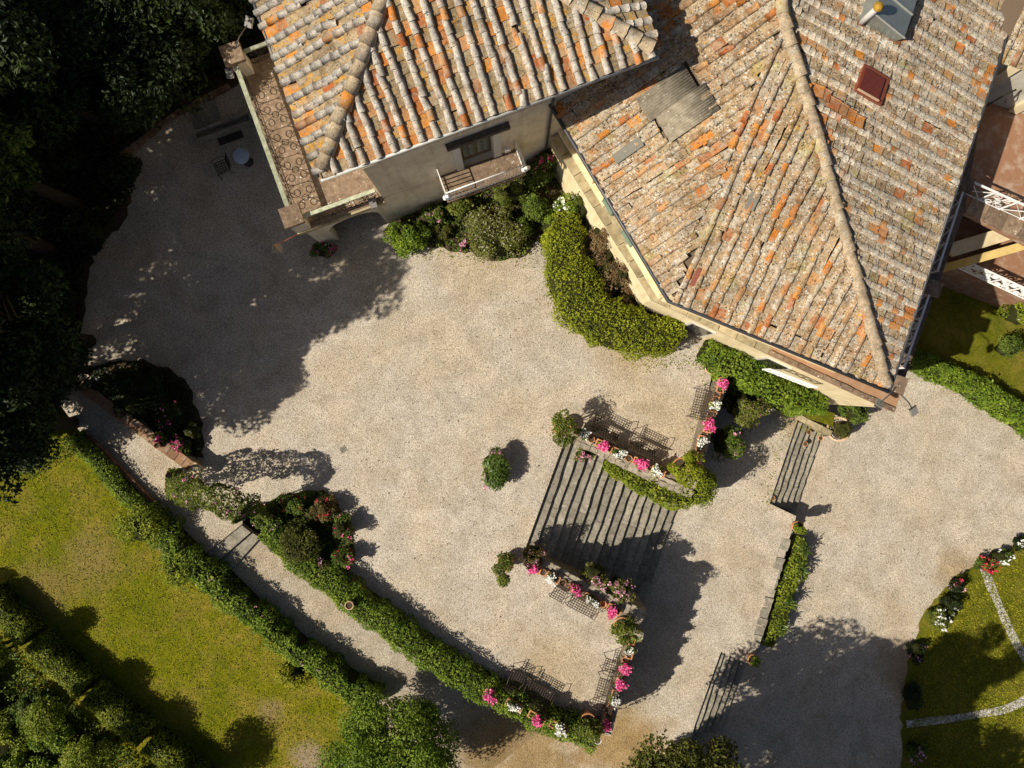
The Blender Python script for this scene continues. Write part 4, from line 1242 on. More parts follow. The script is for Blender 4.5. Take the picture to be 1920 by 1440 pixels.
# white iron railings of the east balcony and terrace
def lattice_lines(w, h):
    L = []; n = max(1, int(w / .42))
    for i in range(n):
        x0, x1 = -w / 2 + w * i / n, -w / 2 + w * (i + 1) / n
        L += [[(x0, .05), (x1, h - .05)], [(x1, .05), (x0, h - .05)]]
    return L + [[(-w / 2, 0), (-w / 2, h)], [(w / 2, 0), (w / 2, h)], [(-w / 2, .05), (w / 2, .05)], [(-w / 2, h), (w / 2, h)]]
def railing(name, label, px0, px1, z0, h, n, kinds, mat=None, posts=True, r=.014):
    a, b = W(*px0, z0 + h), W(*px1, z0 + h)
    t = thing(name, label, 'railing', (a.x, a.y, z0))
    for i in range(n):
        p, q = a.lerp(b, i / n), a.lerp(b, (i + 1) / n)
        iron_panel(t, (p.x, p.y, 0), (q.x, q.y, 0), z0, h, mat or M['white_iron'], r, lattice_lines if kinds[i] == 'x' else scroll_lines, 'lattice_panel' if kinds[i] == 'x' else 'scroll_panel')
    mb = MB(); mb.bar(a + Vector((0, 0, .03)), b + Vector((0, 0, .03)), .06, .045); mb.build('top_rail', mat or M['white_iron'], t)
    if posts:
        for i in range(n + 1):
            p = a.lerp(b, i / n); mb = MB(); mb.bar(Vector((p.x, p.y, z0)), Vector((p.x, p.y, z0 + h + .08)), .05, .05); mb.build('post', mat or M['white_iron'], t)
    return t
railing('balcony_railing', 'white iron railing on the shaded east balcony, between its two dark pillars', (1807, 352), (1757, 508), 3.29, .92, 3, 'xxx')
railing('balcony_railing', 'white iron railing with scroll panel beside the house corner pillar', (1742, 550), (1694, 690), 3.29, .92, 3, 'xsx')
railing('terrace_railing', 'white iron scroll railing across the far-right terracotta terrace', (1826, 343), (1990, 417), 3.31, .92, 4, 'xsxs')
railing('loggia_railing', 'ornate white iron balustrade of the low loggia at the right edge', (1812, 490), (1990, 573), .02, .9, 5, 'sssss', r=.028)
railing('window_guard', 'short white iron guard rail among the climbers on the house front', (1443, 692), (1530, 726), 1.6, .7, 3, 'sss', r=.016)

# ---- east terrace and loggia
lo = thing('east_terrace', 'terracotta-floored terrace over a yellow loggia at the right edge', 'terrace', W(1880, 350, 3.2))
T1, T2, T3, T4 = W(1809, 398, 3.28), W(2050, 520, 3.28), W(2150, 260, 3.28), W(1850, 150, 3.28)
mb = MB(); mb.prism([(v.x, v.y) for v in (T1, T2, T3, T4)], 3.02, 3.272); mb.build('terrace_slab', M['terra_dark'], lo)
sv = (T2 - T1).normalized(); nv = Vector((-sv.y, sv.x, 0))
slab_row(lo, 'edge_slab', T1 + nv * .42, T2 + nv * .42, .84, 3.276, 3.31, 7, M['floor'])
p0, p1 = W(1780, 470, 2.0), W(2040, 392, 2.0)
mb = MB(); mb.bar(p0 + Vector((0, 0, -.4)), p1 + Vector((0, 0, -.4)), .34, .8); mb.build('side_wall', M['yellow'], lo)
mb = MB(); mb.bar(p0 + Vector((0, 0, .05)), p1 + Vector((0, 0, .05)), .5, .1); mb.build('wall_cap', M['cream'], lo)
mb = MB(); mb.bar(W(1790, 497, .9), W(1990, 440, .9), .3, 1.9); mb.build('side_wall', M['yellow'], lo)
q = [W(1770, 400, 0), W(2050, 470, 0), W(2050, 590, 0), W(1800, 495, 0), W(1765, 488, 0)]
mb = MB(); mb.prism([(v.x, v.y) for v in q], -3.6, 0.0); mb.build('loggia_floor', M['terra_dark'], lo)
# north wing with the pale shaded wall
nw = thing('north_wing', 'pale-walled wing with a sliver of tiled roof in the top right corner', 'house', W(1890, 60, 3))
n0, n1 = W(1858, 90, 6.0), W(2080, 165, 6.0)
dn = (n1 - n0).normalized(); un = Vector((-dn.y, dn.x, 0))
b0 = n0 - dn * 1.2
mb = MB(); mb.prism([(v.x, v.y) for v in (b0, n1, n1 + un * 6, b0 + un * 6)], 3.28, 5.95); mb.build('wall', M['whitewall'], nw)
mb = MB(); mb.bar(n0 - un * .12 + Vector((0, 0, -.05)), n1 - un * .12 + Vector((0, 0, -.05)), .2, .12); mb.build('eaves_stone', M['whitestone'], nw)
for k in range(3):
    c0 = n0 + dn * (1.1 + k * 1.6) - un * .06; mb = MB(); mb.box((c0.x, c0.y, 4.6), (.3, .14, 2.5), math.atan2(dn.y, dn.x)); mb.build('pilaster', M['cream'], nw)
e_n = Vector((e_e.x + .15, e_e.y + .1, 6.1))
npl = [mkplane(n0 - dn * 3 - un * .2, n1 - un * .2, n0 + un * 5, .33)]
ncfg = [dict(cW, pitch=.42)]
def allow_n(p, pi):
    d = p - e_e; ee = Vector((mp[2]['n'].x, mp[2]['n'].y, 0))
    return inframe(p, 100) and d.dot(ee) < -.15
r0 = n0 - un * .2 - dn * .3; r1 = n1 - un * .2
mb = MB(); mb.add([r0 + Vector((0, 0, 0)), r1, r1 + un * 5 + Vector((0, 0, 1.65)), r0 + un * 5 + Vector((0, 0, 1.65))], [(0, 1, 2, 3)]); nroof = mb.build('roof', M['deck'], nw)
lay_tiles(nroof, npl, 6.05, ncfg, allow_n, 120)
mb = MB(); hk = W(1850, 200, 4.6)
mb.tube([W(1822, 215, 5.0), W(1872, 185, 5.0), W(1905, 168, 5.0)], .03, 6); mb.tube([W(1900, 170, 5.0), W(1890, 185, 4.8), W(1884, 192, 4.5)], .02, 6)
t = mb.build('wall_lamp', M['iron']); tag(t, 'dark wall lamp on a long iron bracket over the right terrace', 'lamp')

# ---- things on the roofs
# corrugated fibre-cement sheets
Us = Vector((mp[0]['n'].x, mp[0]['n'].y, mp[0]['m'])).normalized(); As = Vector((mp[0]['a'].x, mp[0]['a'].y, 0)); Ns = As.cross(Us)
if Ns.z < 0: Ns = -Ns
for k, lab in ((-1, 'corrugated grey roof sheet lying partly in the tower shadow'), (1, 'corrugated grey roof sheet lower on the main roof, in full sun')):
    c0 = SH_C + As * (k * .42); c0.z = zpl(mp[0], c0) + .10 + (.012 if k > 0 else 0)
    V = []; nx = 56; wv = .86; ln = 1.6
    for i in range(nx + 1):
        x = -wv / 2 + wv * i / nx; zz = .014 * math.sin(i / nx * 11 * 2 * math.pi)
        for y in (-ln / 2 + .1 * k, ln / 2 + .1 * k): V.append(tuple(c0 + As * x + Us * y + Ns * zz))
    mb = MB(); mb.add(V, [(2 * i, 2 * i + 2, 2 * i + 3, 2 * i + 1) for i in range(nx)], 0, True)
    o = mb.build('corrugated_sheet', M['corr']); tag(o, lab, 'roof sheet')
    md = o.modifiers.new('thick', 'SOLIDIFY'); md.thickness = .012
# roof hatch
Ue = Vector((mp[2]['n'].x, mp[2]['n'].y, mp[2]['m'])).normalized(); Ae = Vector((mp[2]['a'].x, mp[2]['a'].y, 0)); Ne = Ae.cross(Ue)
if Ne.z < 0: Ne = -Ne
c0 = W(1622, 168, 7.15); c0.z = zpl(mp[2], c0) + .06
MM = Matrix((Ae, Ue, Ne)).transposed().to_4x4(); MM.translation = c0
ht = thing('roof_hatch', 'rust-red metal roof hatch set among the tiles', 'roof hatch', c0)
mb = MB(); mb.box(None, (.82, .98, .14), M=MM @ Matrix.Translation((0, -.02, 0))); mb.build('curb', M['hatch'], ht)
mb = MB(); mb.box(None, (.62, .74, .05), M=MM @ Matrix.Translation((-.03, .05, .10))); mb.build('lid', M['hatch_glass'], ht)
mb = MB(); mb.box(None, (.03, .78, .07), M=MM @ Matrix.Translation((.36 if Ae.y < 0 else -.36, .05, .11))); mb.build('rim', M['terra_pale'], ht)
# a run of newer orange pan tiles and pale slabs on the east slope
for (px, py, sc, mm) in ((1562, 196, 1.0, 'newtile'), (1577, 206, 1.0, 'newtile'), (1592, 216, 1.0, 'newtile'), (1607, 228, 1.0, 'newtile'), (1532, 170, 1.0, 'newtile'), (1545, 178, 1.0, 't_pan')):
    c0 = W(px, py, 7.6)
    for _ in range(4): c0 = W(px, py, zpl(mp[2], c0) + .06)
    m_ = Matrix((-Ae, Ue, Ne)).transposed() if (-Ae).cross(Ue).z > 0 else Matrix((Ae, Ue, Ne)).transposed()
    m_ = (m_ @ Matrix.Rotation(R.gauss(0, .04), 3, 'Z')).to_4x4(); m_.translation = c0 - Ue * .2
    o = bpy.data.objects.new('pan_tile', pan_mesh('pan_tile', M[mm], .44, .34, px)); o.matrix_basis = m_; link(o, mroof)
# zinc dormer
c0 = W(1664, 12, 7.6); c0.z = zpl(mp[2], c0)
dm = thing('zinc_dormer', 'grey zinc-clad roof dormer cut by the top edge of the photo', 'dormer', c0)
MM = Matrix((Ae, Ue, Ne)).transposed().to_4x4(); MM.translation = c0 + Vector((0, 0, .22))
MM = MM @ Matrix.Rotation(math.radians(8), 4, 'X')
mb = MB(); mb.box(None, (1.5, 1.35, .5), M=MM); mb.build('body', M['zinc'], dm)
for x in (-.75, -.05, .68):
    mb = MB(); mb.box(None, (.03, 1.36, .04), M=MM @ Matrix.Translation((x, 0, .27))); mb.build('seam', M['zincrib'], dm)
# flue with lichen cap
p0 = W(1602, 55, 7.4); p0.z = zpl(mp[2], p0)
fl = thing('roof_flue', 'grey flue pipe with round yellow lichen cap beside the zinc dormer', 'flue', p0)
tp = W(1629, 33, p0.z + .8)
tp = p0 + Vector((0.08, .02, .8))
mb = MB(); mb.tube([p0 - Vector((0, 0, .1)), tp], .085, 12); mb.build('pipe', M['zinc_pipe'], fl)
mb = MB(); mb.lathe([(.09, 0), (.13, .04), (.14, .1), (.09, .17), (.0, .19)], 14, tuple(tp)); mb.build('cap', M['yellowlichen'], fl)
mb = MB(); mb.lathe([(.16, -.05), (.13, .06), (.09, .1)], 12, tuple(p0)); mb.build('flashing', M['metal_red'], fl)
# odd patches between the tiles
for px, py, z, w, l, m, lab in ((1178, 280, 6.75, .3, .95, 'slate', 'long grey slate patch among the tiles near the corrugated sheet'), (1310, 520, 6.6, .26, .55, 'metal_red', 'rust-red metal patch near the bend of the gutter'),
                                (1415, 375, 7.4, .28, .5, 'slate', 'small grey slate patch in the valley of the main roof')):
    c0 = W(px, py, z); pl = 0 if px < 1300 else 1; c0.z = zpl(mp[pl], c0) + .075
    U_ = Vector((mp[pl]['n'].x, mp[pl]['n'].y, mp[pl]['m'])).normalized(); A_ = Vector((mp[pl]['a'].x, mp[pl]['a'].y, 0)); N_ = A_.cross(U_)
    MM = Matrix((A_, U_, N_)).transposed().to_4x4(); MM.translation = c0
    mb = MB(); mb.box(None, (w, l, .02), M=MM); o = mb.build('roof_patch', M[m]); tag(o, lab, 'roof patch')

# ------------------------------------------------------------------ trees
def tree_at(name, label, px, py, zb, h, rad, mat, n, size=.2, zc=None, rz=None, nclump=50, rc=.9, group=None, hollow=.45, trunk_r=.22, cat='tree'):
    b = W(px, py, zb); rz = rz or h * .4
    zc = zc if zc is not None else h - rz
    return tree(name, label, b, h, b + Vector((0, 0, zc)), (rad, rad, rz), mat, n, size, nclump, rc, trunk_r, cat, group, hollow=hollow)
G = 'dark trees along the left edge'
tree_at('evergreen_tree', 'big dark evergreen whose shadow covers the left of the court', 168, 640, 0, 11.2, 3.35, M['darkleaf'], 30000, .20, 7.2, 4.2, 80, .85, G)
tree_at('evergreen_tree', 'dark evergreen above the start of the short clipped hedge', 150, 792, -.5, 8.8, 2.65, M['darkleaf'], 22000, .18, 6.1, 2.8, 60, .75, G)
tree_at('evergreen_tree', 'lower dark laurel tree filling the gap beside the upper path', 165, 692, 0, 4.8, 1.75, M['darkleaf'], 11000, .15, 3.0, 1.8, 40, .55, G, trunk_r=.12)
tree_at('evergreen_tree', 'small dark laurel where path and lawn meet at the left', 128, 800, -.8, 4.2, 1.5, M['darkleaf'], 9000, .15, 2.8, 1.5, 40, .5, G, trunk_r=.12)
for q, (px, py, h) in enumerate(((-230, 560, 11), (-260, 400, 11.5), (-170, 250, 11), (-80, 120, 10.5), (-300, 700, 10))):  # unseen trees, added to keep the sun off the wood floor
    tree_at('evergreen_tree', 'unseen evergreen added for shade outside the left edge, ' + ('second from below', 'third from below', 'fourth from below', 'uppermost', 'lowest')[q], px, py, 0, h, 3.5, M['darkleaf'], 12000, .26, h * .62, 4.0, 60, 1.0, G)
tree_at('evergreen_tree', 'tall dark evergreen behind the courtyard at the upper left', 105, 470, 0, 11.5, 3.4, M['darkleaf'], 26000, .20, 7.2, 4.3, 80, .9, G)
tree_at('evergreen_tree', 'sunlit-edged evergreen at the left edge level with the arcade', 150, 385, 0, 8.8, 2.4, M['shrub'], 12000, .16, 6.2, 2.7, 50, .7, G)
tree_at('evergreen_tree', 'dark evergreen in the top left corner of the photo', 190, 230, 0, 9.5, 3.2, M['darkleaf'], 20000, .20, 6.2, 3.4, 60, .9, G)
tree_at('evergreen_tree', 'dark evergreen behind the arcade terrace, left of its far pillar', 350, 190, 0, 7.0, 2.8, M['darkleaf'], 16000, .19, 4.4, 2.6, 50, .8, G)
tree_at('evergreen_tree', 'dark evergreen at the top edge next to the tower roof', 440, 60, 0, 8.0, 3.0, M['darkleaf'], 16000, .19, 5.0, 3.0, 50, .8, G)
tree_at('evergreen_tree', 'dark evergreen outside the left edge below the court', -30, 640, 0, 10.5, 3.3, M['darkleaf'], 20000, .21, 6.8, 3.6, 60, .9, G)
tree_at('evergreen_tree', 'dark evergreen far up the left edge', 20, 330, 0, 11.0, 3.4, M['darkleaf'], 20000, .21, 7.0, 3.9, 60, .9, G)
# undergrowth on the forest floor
GU = 'shaded shrubs of the upper left wood'
und = [(180, 440, .9, 'against the left kerb below the wood'), (120, 560, 1.2, 'under the big evergreen'), (240, 330, .9, 'at the corner of the shaded kerb'), (120, 300, 1.2, 'deep in the wood at the left'), (290, 180, 1.2, 'just above the brick edging'),
       (380, 110, 1.2, 'near the far terrace pillar'), (200, 110, 1.3, 'in the upper corner'), (60, 180, 1.4, 'in the outer corner of the wood'), (310, 40, 1.3, 'at the top edge of the wood'), (90, 690, .9, 'between evergreen and path')]
for px, py, r, lab in und:
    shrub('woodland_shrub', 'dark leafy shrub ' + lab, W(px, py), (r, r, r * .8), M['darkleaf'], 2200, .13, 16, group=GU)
# bottom and right trees
tree_at('garden_tree', 'round bright green tree overhanging the clipped hedge at the bottom', 762, 1350, -2.0, 5.2, 2.9, M['hedge'], 48000, .115, 3.1, 2.0, 150, .62, trunk_r=.14, hollow=.1)
tree_at('garden_tree', 'yellowish green tree poking up from the bottom edge right of centre', 1258, 1410, Z_MID, 8.2, 3.3, M['olive'], 34000, .16, 5.0, 3.1, 80, .85)
GS = 'trees standing beyond the bottom edge'
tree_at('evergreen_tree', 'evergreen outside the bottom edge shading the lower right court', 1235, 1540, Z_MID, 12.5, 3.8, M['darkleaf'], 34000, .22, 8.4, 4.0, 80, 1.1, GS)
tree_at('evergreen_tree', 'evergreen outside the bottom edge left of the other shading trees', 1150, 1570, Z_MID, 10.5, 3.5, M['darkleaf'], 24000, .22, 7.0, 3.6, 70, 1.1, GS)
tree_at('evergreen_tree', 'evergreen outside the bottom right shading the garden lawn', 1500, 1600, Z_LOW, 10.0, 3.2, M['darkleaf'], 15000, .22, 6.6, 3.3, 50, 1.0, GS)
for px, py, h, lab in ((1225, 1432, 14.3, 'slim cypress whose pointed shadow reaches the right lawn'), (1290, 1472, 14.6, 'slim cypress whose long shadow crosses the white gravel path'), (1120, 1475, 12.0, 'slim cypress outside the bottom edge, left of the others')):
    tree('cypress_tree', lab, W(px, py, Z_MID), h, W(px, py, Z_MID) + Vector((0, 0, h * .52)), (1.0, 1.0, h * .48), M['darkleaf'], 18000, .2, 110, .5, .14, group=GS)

# ------------------------------------------------------------------ hedges
hedge('clipped_hedge', 'long clipped ivy hedge along the lower left edge of the court', [W(492, 996, .75), W(560, 1055, .9), W(650, 1123, .95), W(740, 1192, .95), W(840, 1262, .95), W(930, 1313, .95), W(1040, 1367, .95), W(1122, 1396, .9)],
      [.9, 1.1, 1.2, 1.25, 1.25, 1.25, 1.25, 1.3], [1.2, 1.5, 1.9, 2.2, 2.6, 3.0, 3.4, 3.4], M['hedge'], 330, .085)
hedge('clipped_hedge', 'short clipped hedge beside the upper path, next to the lawn', [W(128, 818, .6), W(170, 865, .7), W(215, 918, .7), W(262, 962, .7)], .72, 2.5, M['hedge'], 360, .08)
hedge('flowering_hedge', 'loose uneven hedge running down between path and lawn', [W(258, 964, .8), W(325, 1034, .8), W(393, 1101, .65), W(463, 1157, .45), W(552, 1226, .1), W(634, 1283, -.2), W(700, 1324, -.4)],
      [1.2, 1.3, 1.1, 1.0, 1.0, 1.0, 1.0], [2.4, 2.2, 2.1, 1.9, 1.5, 1.2, 1.0], M['hedge'], 330, .095, lump=.2, flowers=[(M['palepink'], 25, .05)])
GB = 'low box hedges at the lower left'
for i, (a, b, lab) in enumerate((((-40, 1120), (42, 1204), 'box hedge piece nearest the left edge'), ((50, 1212), (150, 1300), 'second box hedge piece from the left, beside the lawn'), ((158, 1308), (262, 1392), 'third box hedge piece from the left, beside the lawn'), ((270, 1400), (380, 1490), 'box hedge piece running out of the bottom edge'))):
    hedge('box_hedge', lab, [W(*a, -.7), W((a[0] + b[0]) / 2, (a[1] + b[1]) / 2, -.7), W(*b, -.7)], 1.0, 1.1, M['hedge_y'], 400, .08, group=GB)
hedge('ivy_hedge', 'bright leafy hedge curving along the gravel at the right edge', [W(1712, 668, -2.4), W(1760, 690, -2.4), W(1820, 716, -2.35), W(1880, 752, -2.35), W(1960, 805, -2.35)], [.8, .95, 1.0, 1.1, 1.1], .8, M['hedge'], 420, .10)
hedge('jasmine_hedge', 'broad yellow-green jasmine hedge sweeping round the house front', [W(1062, 395, 1.5), W(1063, 450, 1.7), W(1070, 510, 1.8), W(1096, 565, 1.8), W(1140, 600, 1.8), W(1195, 622, 1.7), W(1250, 625, 1.6), W(1285, 612, 1.4)],
      [1.1, 1.6, 1.9, 2.0, 2.0, 1.7, 1.6, 1.1], 1.8, M['jasmine'], 430, .075, lump=.13, rough=.1, spread=1.0)
hedge('climber_hedge', 'thick green climbers along the house front above the shaded court', [W(1328, 650, 1.1), W(1375, 675, 1.3), W(1425, 705, 1.0), W(1470, 733, .6), W(1520, 752, .4), W(1555, 757, .2)], [1.0, 1.5, 1.3, 1.2, 1.2, .9], [3.6, 3.8, 3.5, 3.1, 2.9, 2.7], M['hedge'], 300, .10, lump=.16)
hedge('ivy_hedge', 'ivy spilling over the stair-side wall at the terrace corner', [W(1140, 872, .3), W(1195, 902, .45), W(1245, 924, .5), W(1300, 932, .5)], [.4, .85, 1.15, 1.3], [1.0, 1.8, 2.6, 2.8], M['hedge_y'], 380, .085, lump=.15)
hedge('border_planting', 'grassy planting at the foot of the retaining wall', [W(1506, 1010, -2.65), W(1497, 1050, -2.55), W(1478, 1110, -2.55), W(1458, 1165, -2.55), W(1440, 1212, -2.65)], [.5, .9, 1.05, 1.0, .6], .75, M['hedge_y'], 380, .10, lump=.2, flowers=[(M['white'], 10, .05)])

# ------------------------------------------------------------------ rose arch
ra = hedge('rose_arch', 'rose-covered arch spanning the garden path by the capped wall', [W(312, 905, .3), W(316, 912, 1.4), W(340, 920, 2.4), W(395, 938, 2.9), W(450, 958, 2.5), W(480, 968, 1.4), W(488, 968, .3)], 1.0, .55, M['lemon'], 620, .095, core=False, cat='rose arch', lump=.2, flowers=[(M['palepink'], 30, .06)])
mb = MB()
for off in (-.22, .22):
    mb.tube([W(330, 905, -.2) + Vector((off, off, 0)), W(330, 910, 1.4) + Vector((off, off, 0)), W(345, 920, 2.3) + Vector((off, off, 0)), W(395, 938, 2.8) + Vector((off, off, 0)), W(445, 955, 2.4) + Vector((off, off, 0)), W(462, 962, 1.4) + Vector((off, off, 0)), W(470, 965, -.2) + Vector((off, off, 0))], .025, 6)
mb.build('iron_frame', M['iron'], ra)

